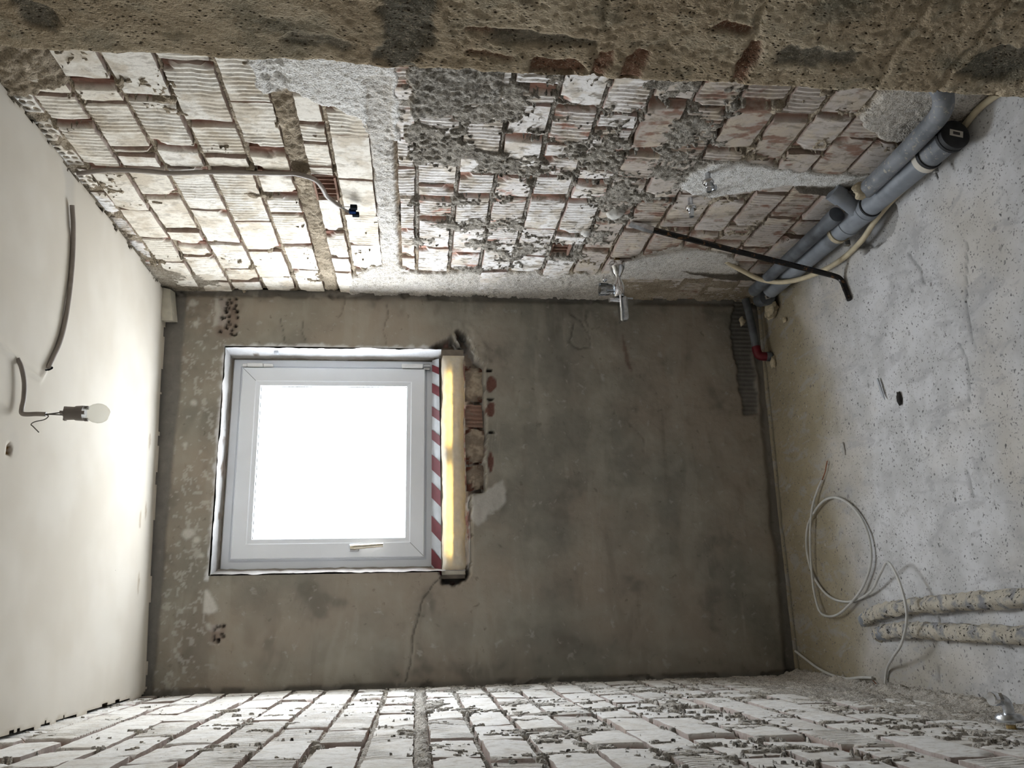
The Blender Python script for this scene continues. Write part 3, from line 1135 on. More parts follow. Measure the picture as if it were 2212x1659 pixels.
    rim = np.clip(blur(m, 4) - m, 0, 1)
    att['chip'] = np.maximum(att['chip'], sstep(.12, .25, rim) * .35)
    for (cx, cz_, rx, rz) in ((1.185, 1.193, .034, .024), (1.075, 1.196, .034, .022), (.86, 1.20, .05, .012)):
        mm = 1 - sstep(.8, 1.05, np.hypot((A - cx) / rx, (B - cz_) / rz) + (fbm(A, B, .02, 2, 5) - .5) * .5)
        h = h - mm * .004
        att['clay'] = np.maximum(att['clay'], mm * .95)
    for (cx, cz_) in ((1.12, 1.197), (.98, 1.197), (1.245, 1.20)):
        mm = 1 - sstep(.7, 1.1, np.hypot((A - cx) / .006, (B - cz_) / .016))
        h = h - mm * .012
        att['dark'] = np.maximum(att['dark'], mm)
    patch([(.714, 1.277), (.737, 1.239), (.778, 1.15), (.703, 1.131), (.648, 1.203), (.594, 1.25), (.631, 1.287)], .005, 'chip', .014, 1, .55, .006)
    # ribbed brick laid bare low on the wall beside the corner pipe
    m = patch([(1.585, .10), (1.585, .035), (1.06, .045), (1.05, .112), (1.30, .125), (1.45, .135)], -.012, 'band', .012, 1, .9)
    rib = sstep(.4, .8, np.abs((A / .019) % 1 - .5) * 2)
    h = h - m * rib * .004
    att['dark'] = np.maximum(att['dark'], m * rib * .25)
    m = sstep(.66, .69, fbm(A, B, .05, 3, 120)) * sstep(1.2, .9, B) * .0
    # red brick showing through a scrape
    patch([(1.43, .615), (1.33, .60), (1.24, .585), (1.25, .60), (1.35, .625)], None, 'clay', .012, 1, .6)
    ci = (A[:-1, :-1] + A[1:, 1:]) / 2
    cj = (B[:-1, :-1] + B[1:, 1:]) / 2
    keep = ~((ci > OX0) & (ci < OX1) & (cj > OZ0) & (cj < OZ1))
    att['white'] = np.maximum(att['white'], (1 - sstep(.004, .018, np.maximum(np.maximum(OX0 - A, A - OX1), B - OZ1) + .0 * A
                              + (fbm(A, B, .03, 3, 131) - .35) * .03)) * (B > 1.42) * ((B > OZ1 - .001) | (A > OX1 - .001)) * .75)
    wall = structure(sheet('wall_back', np.stack([A, -h, B], -1), 'old_render', None, keep, True, att))

    # plastered sides of the opening
    def strip(p0, p1, out, seed, mat='old_render', amp=.006, white=1.0, y1=.16):
        n = 150
        m_ = 24
        t, d = np.meshgrid(np.linspace(0, 1, n), np.linspace(0, 1, m_), indexing='ij')
        p0, p1 = np.array(p0), np.array(p1)
        L = np.linalg.norm(p1 - p0)
        base = p0[None, None] + (p1 - p0)[None, None] * t[..., None]
        nn = (fbm(t * L, d * y1, .03, 4, seed) - .5) * amp + (fbm(t * L, d * y1, .12, 2, seed + 3) - .5) * amp
        nn = nn * sstep(0, .03, d) - (1 - sstep(0, .10, d)) * .010 * fbm(t * L, d * 0, .05, 3, seed + 7)
        off = np.array(out)[None, None] * nn[..., None]
        sl = .30 * np.clip(d * y1, 0, .09)
        P = np.stack([base[..., 0] + off[..., 0] - out[0] * sl, -.002 + d * y1, base[..., 1] + off[..., 1] - out[1] * sl * .6], -1)
        wmask = sstep(.22, .36, fbm(t * L, d * y1, .06, 4, seed + 11)) * white
        yl = sstep(.36, .46, d)
        a_ = {'white': wmask * (1 - .9 * yl), 'chip': yl * .30, 'clay': (1 - wmask) * .35 * (d < .55), 'dark': np.zeros_like(t), 'band': yl * .25}
        return sheet('window_reveal', P, mat, wall, None, False, a_)
    strip((OX0, OZ1), (OX1, OZ1), (0, 1), 5, white=.55)
    strip((OX1, OZ1), (OX1, 1.40), (1, 0), 9)
    strip((OX0, OZ0), (OX0, OZ1), (-1, 0), 15, white=.35)
    # masonry around and behind: closes the shell out to the outer face
    mb = MB()
    y0, y1 = .085, .165
    mb.box((-.3, y0, -.2), (.449, y1, 2.8))
    mb.box((1.309, y0, -.2), (W + .3, y1, 2.8))
    mb.box((.449, y0, 2.258), (1.309, y1, 2.8))
    mb.box((.449, y0, -.2), (1.309, y1, 1.30))
    # below the sill: thin leaf with two gaps that let the daylight reach the foam
    yl0, yl1 = .036, .07
    mb.box((.40, yl0, 1.306), (1.345, yl1, 1.360))
    mb.box((.38, .086, 1.18), (1.40, .12, 1.32))
    for (a, b) in ((.40, .492), (.852, .925), (1.237, 1.345)):
        mb.box((a, yl0, 1.360), (b, yl1, 1.386))
    mb.box((.40, yl0, 1.386), (1.345, yl1, 1.400))
    mb.box((.42, .07, 1.386), (1.345, .094, 1.4285))
    mb.build('masonry_core', 'masonry_core', wall)
    # loose brickwork inside the pocket
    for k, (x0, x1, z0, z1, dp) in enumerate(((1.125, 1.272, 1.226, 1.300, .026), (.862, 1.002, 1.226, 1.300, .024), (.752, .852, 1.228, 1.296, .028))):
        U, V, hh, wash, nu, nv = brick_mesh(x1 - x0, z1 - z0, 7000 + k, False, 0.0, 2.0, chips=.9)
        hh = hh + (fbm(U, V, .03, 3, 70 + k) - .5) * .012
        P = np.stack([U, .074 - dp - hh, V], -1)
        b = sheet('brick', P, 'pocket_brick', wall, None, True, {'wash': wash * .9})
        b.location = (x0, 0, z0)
    U, V, hh, wash, nu, nv = brick_mesh(.096, .072, 7010, True, 0.0, 1.5, chips=.5)
    P = np.stack([U, .074 - .026 - hh * 1.6, V], -1)
    b = sheet('brick', P, 'bare_brick', wall, None, True, {'wash': wash * 0})
    b.location = (1.012, 0, 1.228)
    return wall


wall_back = make_back_wall()


# ------------------------------------------------------------------ ceiling
def make_ceiling():
    st = .008
    x = np.arange(-.004, W - .004, st)
    y = np.concatenate([np.arange(-2.3, -1.45, .03), np.arange(-1.45, .004, st)])
    A, B = np.meshgrid(x, y, indexing='ij')
    z = np.zeros_like(A)
    att = {'chip': z.copy(), 'fill': z.copy(), 'pit': z.copy()}
    dr = (W - .013) - A + (fbm(B, B * 0, .05, 4, 3) - .5) * .034
    dl = A - .012 + (fbm(B, B * 0 + 4, .05, 4, 5) - .5) * .030
    db = -.006 - B + (fbm(A, A * 0 + 9, .08, 4, 7) - .5) * .016
    de = np.minimum(np.minimum(dr, dl), db)
    h = (fbm(A, B, .3, 2, 4) - .5) * .006
    # soft rolled edge towards the back wall
    h = h - .006 * (1 - sstep(0, .025, -B)) ** 2
    att['chip'] = np.maximum(att['chip'], (1 - sstep(.002, .010, de)) * .5)
    # filled groove that swallows the cable
    m = poly_mask(A, B, [(1.56, -1.05), (1.56, -.95), (1.47, -.935), (1.40, -.935), (1.37, -.95), (1.42, -.99), (1.49, -1.0)], .012, 4, 3)
    att['fill'] = np.maximum(att['fill'], m * .8)
    h = h + m * .002
    # cable buried under the paint
    dd = seg_dist(A, B, [(.937, -1.032), (.90, -1.06), (.905, -1.15), (.925, -1.30)])
    h = h - .007 * (1 - sstep(0, .013, dd))
    # rusty hole beside the lamp
    dd = np.hypot(A - .686, B + 1.187) + (fbm(A, B, .012, 3, 31) - .5) * .012
    att['pit'] = np.maximum(att['pit'], 1 - sstep(.012, .016, dd))
    h = h + .014 * (1 - sstep(.008, .016, dd))
    att['fill'] = np.maximum(att['fill'], .25 * (1 - sstep(.03, .036, np.hypot(A - .70, B + 1.165))))
    for (cx, cy) in ((.62, -.12), (.40, -.10), (.93, -.06), (.66, -.06)):
        m = 1 - sstep(.7, 1.2, np.hypot((A - cx) / .035, (B - cy + .04) / .012) + (fbm(A, B, .02, 3, 4) - .5))
        att['chip'] = np.maximum(att['chip'], m * .7)
    keep = (de[:-1, :-1] + de[1:, 1:]) / 2 > 0
    Z = cz(A) + h
    c = structure(sheet('ceiling', np.stack([A, B, Z], -1), 'ceiling_paint', None, keep, False, att))
    # rough plaster thickness and slab above
    mb = MB()
    mb.add([(-.3, -2.35, cz(-.3) + .035), (W + .3, -2.35, cz(W + .3) + .035), (W + .3, .3, cz(W + .3) + .035), (-.3, .3, cz(-.3) + .035),
            (-.3, -2.35, 2.8), (W + .3, -2.35, 2.8), (W + .3, .3, 2.8), (-.3, .3, 2.8)],
           [(0, 1, 2, 3), (7, 6, 5, 4), (0, 4, 5, 1), (1, 5, 6, 2), (2, 6, 7, 3), (3, 7, 4, 0)])
    mb.build('slab', 'masonry_core', c)
    return c


ceiling = make_ceiling()


# ------------------------------------------------------------------ floor
def make_floor():
    st = .009
    x = np.arange(-.02, W + .021, st)
    y = np.concatenate([np.arange(-4.62, -2.0, .05), np.arange(-2.0, .021, st)])
    A, B = np.meshgrid(x, y, indexing='ij')
    h = (fbm(A, B, .5, 3, 3) - .5) * .008 + (fbm(A, B, .05, 4, 6) - .5) * .003
    h = h * sstep(-1.9, -1.6, B)
    z = np.zeros_like(A)
    att = {'stain_shade': z.copy(), 'chip': z.copy(), 'dark': z.copy()}
    edge = B + (fbm(A, B, .25, 4, 14) - .5) * .35
    att['stain_shade'] = np.maximum(.92 * sstep(-.80, -.35, edge), .55 * sstep(.25, .05, A + (fbm(A, B, .15, 3, 15) - .5) * .2) * sstep(-1.3, -.9, B))  # yellowish stain, darkened further to paint the sill's shadow by the back wall
    # broken-out pit at the pipe tee
    m = poly_mask(A, B, [(1.545, -.84), (1.56, -.956), (1.545, -1.07), (1.46, -1.09), (1.425, -1.06), (1.407, -.979), (1.425, -.88), (1.47, -.83)], .018, 4, 1)
    h = h - m * .035
    att['dark'] = np.maximum(att['dark'], m * .35)
    ring = np.clip(blur(m, 5) - m, 0, 1)
    att['chip'] = np.maximum(att['chip'], sstep(.1, .3, ring) * .5 * (fbm(A, B, .03, 2, 3) > .5))
    # worn pale patch in the corner
    m = poly_mask(A, B, [(1.46, -.33), (1.45, -.40), (1.39, -.45), (1.29, -.52), (1.26, -.49), (1.33, -.40), (1.39, -.36)], .03, 6, 2)
    att['chip'] = np.maximum(att['chip'], m * .35)
    # scratches and pits
    for pts, wd in (([(.96, -1.28), (.90, -1.30), (.80, -1.28)], .003), ([(1.30, -1.12), (1.24, -1.16), (1.18, -1.17)], .004), ([(.62, -1.22), (.55, -1.23)], .004),
                    ([(1.22, -1.38), (1.05, -1.33), (.93, -1.34)], .003), ([(.05, -.95), (.09, -.96)], .004)):
        m = 1 - sstep(wd * .5, wd * 2.2, seg_dist(A + (fbm(A, B, .03, 2, 7) - .5) * .02, B, pts))
        h = h - m * .004
        att['dark'] = np.maximum(att['dark'], m * .45)
    # open joint along the back wall
    m = 1 - sstep(.004, .012, np.abs(B + .012 + (fbm(A, A * 0, .1, 3, 9) - .5) * .012))
    h = h - m * .012
    att['dark'] = np.maximum(att['dark'], m * .85)
    f = structure(sheet('floor', np.stack([A, B, h], -1), 'floor_screed', None, None, False, att))
    mb = MB()
    mb.box((-.3, -4.8, -.3), (2.6, .3, -.055))
    mb.build('slab', 'masonry_core', f)
    return f


floor = make_floor()


# ------------------------------------------------------------------ doorway side the camera looks past, and the hall behind
def make_doorway():
    xj = 1.20
    st = .004
    yy = np.concatenate([np.arange(-2.36, -2.025, st)])
    zz = np.arange(-.005, 2.56, st)
    A, B = np.meshgrid(yy, zz, indexing='ij')
    h = (fbm(A, B, .12, 3, 3) - .5) * .012 + (fbm(A, B * 1.3, .0085, 2, 5, .7) - .5) * .0026
    lowr = .35 + .65 * sstep(1.75, 1.45, B)
    pits = sstep(.62, .74, fbm(A, B, .011, 2, 9))
    h = h - pits * .0032 * lowr
    clay, grey = np.zeros_like(A), np.zeros_like(A)

    def patch(poly, hh, key, wob=.006, amt=1):
        nonlocal h
        m = poly_mask(A, B, poly, wob, 5 + len(poly), 1, .03)
        h = h + m * hh
        np.maximum(key, m * amt, out=key)
    patch([(-2.06, 1.30), (-2.045, 1.225), (-2.075, 1.20), (-2.10, 1.225), (-2.10, 1.295)], -.014, clay)
    patch([(-2.04, 1.165), (-2.10, 1.16), (-2.125, 1.165), (-2.12, 1.185), (-2.05, 1.19)], -.010, clay)
    patch([(-2.045, 1.135), (-2.05, 1.10), (-2.13, 1.10), (-2.135, 1.125), (-2.10, 1.14)], -.009, clay)
    patch([(-2.05, .93), (-2.055, .905), (-2.15, .90), (-2.18, .92), (-2.12, .935)], -.012, clay)
    patch([(-2.20, 1.02), (-2.19, .95), (-2.205, .94), (-2.218, 1.0)], -.008, clay)
    patch([(-2.10, 1.42), (-2.09, 1.34), (-2.10, 1.33), (-2.112, 1.42)], -.006, clay, .006, .8)
    patch([(-2.16, 1.42), (-2.15, 1.34), (-2.165, 1.33), (-2.172, 1.42)], -.006, clay, .006, .8)
    patch([(-2.06, 1.575), (-2.06, 1.50), (-2.15, 1.47), (-2.30, 1.47), (-2.30, 1.545), (-2.15, 1.56)], -.005, grey, .02, .85)
    patch([(-2.14, 1.38), (-2.14, 1.20), (-2.16, 1.20), (-2.17, 1.38)], -.006, grey, .01, .7)
    patch([(-2.11, 1.73), (-2.09, 1.62), (-2.11, 1.60), (-2.14, 1.70)], -.003, grey, .012, .6)
    patch([(-2.12, 2.13), (-2.10, 2.08), (-2.15, 2.08), (-2.2, 2.12)], -.006, grey, .02, .8)
    patch([(-2.13, .88), (-2.12, .75), (-2.16, .72), (-2.17, .86)], -.004, grey, .02, .8)
    patch([(-2.12, .52), (-2.11, .42), (-2.19, .40), (-2.19, .50)], -.008, grey, .02, .8)
    # course joints
    for zj in (1.19, .925, .66, .53, .40, .27):
        m = 1 - sstep(.002, .009, np.abs(B - zj + (fbm(A, A * 0, .05, 3, int(zj * 90)) - .5) * .03 + (A + 2.1) * .12))
        h = h - m * .007 * (fbm(A, B, .05, 2, int(zj * 50)) > .42)
    # broken arris towards the room
    yedge = D2 + (fbm(B, B * 0 + 2, .03, 4, 15, .6) - .5) * .016 + .004
    e = sstep(.0, .02, A - (yedge - .02))
    h = h - e * e * .012
    Y = np.minimum(A, yedge + 0 * A)
    o = structure(sheet('wall_front', np.stack([xj - h, Y, B], -1), 'doorway_render', None, None, True, {'clay': clay, 'grey': grey}))
    mb = MB()
    mb.box((xj + .022, -2.36, -.2), (W + .3, D2 - .006, 2.8))
    mb.build('masonry_core', 'masonry_core', o)
    return o


wall_front = make_doorway()


def make_hall():
    # outer leaves that close the room behind the brickwork
    mb = MB()
    mb.box((W + .048, -2.1, -.2), (W + .3, .2, 2.8))
    mb.build('masonry_core', 'masonry_core', wall_right)
    mb = MB()
    mb.box((-.3, -4.8, -.2), (-.048, .2, 2.8))
    mb.build('masonry_core', 'masonry_core', wall_left)
    mb = MB()
    mb.box((-.3, -4.62, -.1), (.004, -2.58, 2.6))
    structure(mb.build('wall_hall_left', 'hall_paint'))
    mb = MB()
    mb.box((2.3, -4.62, -.1), (2.5, -2.3, 2.6))
    structure(mb.build('wall_hall_right', 'hall_paint'))
    mb = MB()
    mb.box((1.205, -2.44, -.1), (2.5, -2.352, 2.6))
    structure(mb.build('wall_hall_front', 'hall_paint'))
    mb = MB()   # end wall; unseen slot added here to let in fill light
    mb.box((-.3, -4.8, -.1), (1.4, -4.6, 2.7))
    mb.box((1.7, -4.8, -.1), (2.5, -4.6, 2.7))
    mb.box((1.4, -4.8, -.1), (1.7, -4.6, 1.95))
    mb.box((1.4, -4.8, 2.05), (1.7, -4.6, 2.7))
    structure(mb.build('wall_hall_end', 'hall_paint'))
    mb = MB()
    mb.box((-.3, -4.8, 2.52), (2.5, -2.30, 2.8))
    structure(mb.build('ceiling_hall', 'hall_paint'))
    mb = MB()
    mb.box((W, -4.7, -.06), (2.5, -2.3, -.002))
    structure(mb.build('floor_hall', 'hall_paint'))


make_hall()


# ------------------------------------------------------------------ window
def make_window():
    root = bpy.data.objects.new('window_1', None)
    coll.objects.link(root)
    root.location = (.88, .08, 1.428)
    structure(root)
    x0, x1, z0, z1 = .449, 1.309, 1.428, 2.258
    MB().ring(x0, x1, z0, z1, [(0, .16), (0, .093), (.003, .090), (.030, .090), (.034, .094), (.052, .094), (.052, .16)]).build('window_frame', 'white_pvc', root)
    sx0, sx1, sz0, sz1 = .489, 1.269, 1.466, 2.218
    sash = MB().ring(sx0, sx1, sz0, sz1, [(0, .098), (0, .074), (.003, .070), (.056, .070), (.060, .0713), (.076, .0733), (.078, .0755), (.078, .106), (.074, .14), (0.0, .14)]).build('window_sash', 'white_pvc', root)
    MB().ring(sx0, sx1, sz0, sz1, [(.0760, .0815), (.0805, .0815), (.0805, .084), (.0760, .084)]).build('glazing_seal', 'rubber', sash)
    MB().box((sx0 + .075, .0840, sz0 + .075), (sx1 - .075, .0870, sz1 - .075)).build('window_pane', 'window_glass', sash)
    # mitre lines of the welded corners
    for (cx, sxn) in ((sx0, 1), (sx1, -1)):
        for (cz_, szn) in ((sz0, 1), (sz1, -1)):
            m = MB()
            a, b = .004, .057
            w_ = .0007
            m.add([(cx + sxn * a - w_, .0697, cz_ + szn * a + w_), (cx + sxn * a + w_, .0697, cz_ + szn * a - w_), (cx + sxn * b + w_, .0697, cz_ + szn * b - w_), (cx + sxn * b - w_, .0697, cz_ + szn * b + w_)], [(0, 1, 2, 3)])
            m.build('weld_line', 'grey_plastic_pipe', sash)
    # hinges on the far stile
    MB().box((1.272, .068, 2.095), (1.286, .092, 2.135), .003).box((1.272, .066, 2.135), (1.288, .092, 2.20), .003).box((1.272, .068, 2.20), (1.286, .092, 2.22), .003).build('hinge', 'hinge_cover', root)
    hg = MB().box((1.272, .064, 1.475), (1.290, .092, 1.565), .003).build('hinge', 'hinge_cover', root)
    MB().box((1.266, .066, 1.445), (1.290, .092, 1.473), .002).tube([(1.278, .062, 1.444), (1.278, .062, 1.474)], .005, 8).build('hinge_pin', 'steel', hg)
    # lever handle
    hd = MB().box((.512, .060, 1.722), (.542, .071, 1.762), .004).build('handle_plate', 'dull_chrome', sash)
    MB().lathe((.527, .062, 1.742), (0, -1, 0), [(0, .010), (.03, .009), (.032, .009)], 12).build('handle_neck', 'nickel_handle', hd)
    MB().tube(spline([(.527, .030, 1.752), (.527, .024, 1.735), (.529, .023, 1.70), (.532, .025, 1.66), (.534, .027, 1.628)], 5),
              [.010] * 6 + [.0095] * 5 + [.0085] * 5 + [.008] * 5, 10).build('handle_lever', 'nickel_handle', hd, True)
    return root


window = make_window()


# ------------------------------------------------------------------ seal, foam and tape under the window
def make_foam():
    n, m = 190, 36
    t, s = np.meshgrid(np.linspace(0, 1, n), np.linspace(-1, 1, m), indexing='ij')
    x = .415 + t * (1.318 - .415)
    z = 1.350 + s * .046 + (fbm(x, s * 0, .06, 3, 5) - .5) * .012 * np.abs(s)
    bulge = (1 - np.abs(s) ** 4) * (1 - np.clip(np.abs(t - .5) * 2, 0, 1) ** 24)
    y = .034 - bulge * .022 + (fbm(x, z, .03, 4, 8) - .5) * .009 * bulge
    # sunk, thin seam where daylight shines through
    y = np.where(s > -2, y, y)
    o = sheet('foam_strip', np.stack([x - .88, y - .05, z - 1.35], -1), 'translucent_foam')
    o.location = (.88, .05, 1.35)
    tag(o, 'cream expanding foam strip glowing yellow under the window', 'foam')
    return o


make_foam()


def make_tape():
    # two laps of barrier tape between the frame and the foam
    pts = []
    n = 60
    m = 5
    t, s = np.meshgrid(np.linspace(0, 1, n), np.linspace(0, 1, m), indexing='ij')
    x = .432 + t * (1.306 - .432)
    z = 1.437 - s * (.040 - .012 * t)
    y = .068 - s * .026 - (s > .45) * .003 + (fbm(x, s, .05, 2, 3) - .5) * .004
    o = sheet('barrier_tape', np.stack([x - .88, y - .08, z - 1.42], -1), 'white_tape')
    o.location = (.88, .08, 1.42)
    tag(o, 'red and white striped barrier tape along the window bottom', 'tape')
    for k, xc in enumerate((1.272, 1.185, 1.085, .985, .87, .755, .62, .49)):
        wd = .042 + .022 * (k > 3) - .012 * (k == 0)
        q = []
        for (tt, ss) in ((0, 0), (1, 0), (1, 1), (0, 1)):
            xx = xc + wd * (.5 - tt) - ss * (.022 + .004 * k)
            fr = (xx - .432) / (1.306 - .432)
            zz = 1.4375 - ss * (.040 - .012 * fr)
            q.append((xx, .0672 - ss * .026 - (ss > .45) * .003 - .0032, zz))
        MB().add(q, [(0, 1, 2, 3)]).build('red_stripe', 'red_tape', o)


make_tape()

# white peg left in the plaster beside the window
o = MB().box((1.318, .030, 2.070), (1.342, .052, 2.088), .003).build('plastic_peg', 'white_tape', None, False, (1.33, .04, 2.079))
tag(o, 'small white plastic peg stuck in the window reveal', 'peg')

# offcut in the ceiling corner
mb = MB()
mb.add([(1.435, -.003, 2.470), (1.565, -.003, 2.490), (1.573, -.003, 2.530), (1.435, -.003, 2.520), (1.428, -.045, 2.478), (1.562, -.045, 2.498), (1.570, -.045, 2.530), (1.428, -.045, 2.521)],
       [(0, 1, 2, 3), (7, 6, 5, 4), (0, 4, 5, 1), (1, 5, 6, 2), (2, 6, 7, 3), (3, 7, 4, 0)])
o = mb.build('wooden_offcut', 'white_block', None, False, (1.5, -.02, 2.5))
tag(o, 'pale grey offcut block wedged in the ceiling corner', 'block')


# ------------------------------------------------------------------ electrics
def ceil_pts(pts, dz=.006):
    return [(x, y, cz(x) - dz) for (x, y) in pts]


r = thing('ceiling_cable', 'grey cable fixed along the ceiling ending at a clip', 'cable', (1.2, -.95, cz(1.2)))
MB().tube(spline(ceil_pts([(1.462, -.966), (1.40, -.945), (1.30, -.932), (1.20, -.934), (1.10, -.948), (1.03, -.973), (.98, -1.004), (.937, -1.032)], .007), 6), .0068, 10).build('sheath', 'grey_sheath', r, True)
MB().tube(spline([(.947, -1.020, cz(.94) + .004), (.945, -1.022, cz(.94) - .014), (.935, -1.036, cz(.94) - .015), (.928, -1.046, cz(.94) + .003)], 4), .0022, 6).build('clip', 'black_connector', r, True)

r = thing('pendant_bulb', 'bare light bulb in a grey holder hanging from the ceiling', 'lamp', (.777, -1.176, cz(.777)))
cb = cz(.777)
MB().tube(spline([(.915, -1.205, cb - .001), (.895, -1.193, cb - .008), (.86, -1.176, cb - .012), (.82, -1.170, cb - .013), (.795, -1.173, cb - .013), (.780, -1.176, cb - .016), (.777, -1.176, cb - .028), (.778, -1.176, cb - .05), (.777, -1.177, cb - .075)], 6), .0058, 10).build('flex', 'grey_sheath', r, True)
MB().tube(spline([(.777, -1.176, cb - .073), (.780, -1.175, cb - .095), (.786, -1.174, cb - .126)], 4), .0016, 6).build('wire', 'thin_wire', r, True)
MB().tube(spline([(.777, -1.177, cb - .073), (.776, -1.178, cb - .10), (.774, -1.177, cb - .126)], 4), .0016, 6).build('wire', 'thin_wire', r, True)
MB().tube(spline([(.776, -1.178, cb - .073), (.772, -1.180, cb - .082), (.762, -1.184, cb - .076), (.755, -1.188, cb - .055), (.748, -1.190, cb - .048), (.742, -1.190, cb - .054), (.728, -1.188, cb - .068)], 5), .0014, 6).build('earth_wire', 'thin_wire', r, True)
hx, hy = .780, -1.176
hz = cb - .120
hol = MB().lathe((hx, hy, hz), (0, 0, -1), [(0, .0165), (.004, .0172), (.022, .0165), (.026, .0185), (.040, .0195), (.0455, .0195), (.0455, .014)], 20).build('lamp_holder', 'lamp_holder', r, True)
for a in (0.4, 2.5, 4.6):
    c, s = math.cos(a), math.sin(a)
    MB().box((hx + .016 * c - .004, hy + .016 * s - .004, hz - .001), (hx + .016 * c + .004, hy + .016 * s + .004, hz + .007), .001).build('lug', 'lamp_holder', hol)
    MB().box((hx + .0175 * c - .004, hy + .0175 * s - .004, hz - .053), (hx + .0175 * c + .004, hy + .0175 * s + .004, hz - .043), .001).build('lug', 'lamp_holder', hol)
MB().lathe((hx, hy, hz - .044), (0, 0, -1), [(0, .012), (.006, .0135), (.014, .0185), (.024, .0235), (.034, .0255), (.044, .0245), (.053, .020), (.060, .0125), (.064, .004), (.0645, .0005)], 24).build('bulb', 'bulb_glass', r, True)

r = thing('wall_cable', 'grey cable running down the brick wall to connector blocks', 'cable', (W, -.98, 1.8))
MB().tube(spline([(W - .010, -.962, 2.515), (W - .010, -.985, 2.44), (W - .009, -.992, 2.371), (W - .010, -.990, 2.30), (W - .010, -.984, 2.239), (W - .011, -.998, 2.15), (W - .010, -1.002, 2.088), (W - .010, -1.004, 1.978), (W - .010, -1.006, 1.90),
                  (W - .010, -1.006, 1.868), (W - .014, -.985, 1.817), (W - .020, -.945, 1.797), (W - .024, -.900, 1.788), (W - .026, -.862, 1.768), (W - .03, -.840, 1.748)], 6), .0072, 10).build('sheath', 'grey_sheath', r, True)
ends = [((W - .032, -.838, 1.747), (W - .03, -.838, 1.712), 'black_connector', .0), ((W - .032, -.838, 1.747), (W - .034, -.818, 1.717), 'blue_connector', .5), ((W - .032, -.838, 1.747), (W - .036, -.800, 1.708), 'black_connector', .1)]
for k, (a, b, mt, rot) in enumerate(ends):
    for j in range(2 if k else 1):
        mid = [(a[i] + b[i]) / 2 + (0, .004 * (j * 2 - 1) + .004 * k, 0)[i] for i in range(3)]
        MB().tube(spline([a, mid, (b[0], b[1] + .003 * j, b[2] + .004)], 4), .0012, 6).build('core_wire', 'thin_wire', r, True)
    c = MB().box((b[0] - .006, b[1] - .010, b[2] - .016), (b[0] + .006, b[1] + .010, b[2] + .006), .0015).build('connector_block', mt, r)


# ------------------------------------------------------------------ plumbing on the walls
def angle_valve(name, label, y, z, stub_down, yaw=0):
    o = (W + .01, y, z)
    r = thing(name, label, 'valve', (W, y, z), 'chrome angle valves on the brick wall')
    MB().lathe(o, (-1, 0, 0), [(0, .0085), (.034, .0085), (.034, .010), (.040, .011)], 14).build('threaded_stub', 'dull_chrome', r, True)
    MB().lathe((W - .028, y, z), (-1, 0, 0), [(0, .009), (.003, .014), (.007, .0185), (.012, .0185), (.017, .0150), (.018, .0095)], 22).build('escutcheon', 'chrome', r, True)
    MB().lathe((W - .045, y, z), (-1, 0, 0), [(0, .0095), (.012, .0095), (.013, .0085), (.026, .0085), (.0265, .0062), (.018, .006)], 14).build('outlet', 'dull_chrome', r, True)
    if stub_down:
        MB().lathe((W - .054, y, z), (0, .25, -1), [(0, .0085), (.014, .0085), (.014, .0105), (.024, .0105), (.0245, .005)], 6).build('hex_nut', 'dull_chrome', r)
    return r


angle_valve('angle_valve', 'chrome angle valve pointing out beside the crowbar tip', -.925, .607, False)
angle_valve('angle_valve', 'chrome angle valve with a side nut, set in white plaster', -1.095, .607, True)


def mixer():
    y, z = -.418, .735
    r = thing('mixer_tap', 'chrome tap body with clear knob jutting from the brick wall', 'tap', (W, y, z))
    MB().lathe((W + .01, y, z), (-1, 0, 0), [(0, .012), (.03, .012)], 14).build('supply_stub', 'brass', r, True)
    MB().lathe((W - .018, y, z), (-1, 0, 0), [(0, .030), (.004, .0315), (.022, .029), (.045, .017), (.055, .0115), (.062, .0105)], 26).build('bell_flange', 'chrome', r, True)
    body = MB().lathe((W - .080, y, z), (-1, 0, 0), [(0, .0105), (.006, .012), (.022, .019), (.035, .0225), (.055, .023), (.075, .0225), (.080, .021)], 24).build('valve_body', 'chrome', r, True)
    # paddle lever
    m = MB()
    m.box((W - .255, y - .020, z - .030), (W - .158, y + .014, z - .004), .008)
    m.build('lever', 'dull_chrome', r, True)
    m = MB()
    m.box((W - .262, y - .024, z - .004), (W - .150, y + .018, z + .004), .003)
    m.build('face_plate', 'chrome', r, True)
    # clear knob towards the ceiling side
    k = MB().lathe((W - .128, y, z + .022), (0, 0, 1), [(0, .014), (.008, .022), (.03, .0255), (.052, .0265), (.054, .022)], 8).build('clear_knob', 'clear_acrylic', r, True)
    MB().lathe((W - .128, y, z + .018), (0, 0, 1), [(0, .008), (.03, .008), (.032, .004)], 10).build('spindle', 'chrome', k, True)
    MB().lathe((W - .090, y - .006, z + .045), (0, 0, 1), [(0, .006), (.006, .0095), (.014, .0095), (.018, .006)], 14).build('button', 'chrome', r, True)
    MB().tube([(W - .172, y, z + .004), (W - .172, y - .004, z + .036)], .0085, 12).tube([(W - .172, y - .004, z + .034), (W - .172, y - .0045, z + .040)], .011, 12).build('spout_stub', 'chrome', r, True)
    MB().tube([(W - .160, y + .005, z - .028), (W - .160, y + .008, z - .055)], .004, 8).build('pin', 'dull_chrome', r, True)
    return r


mixer()


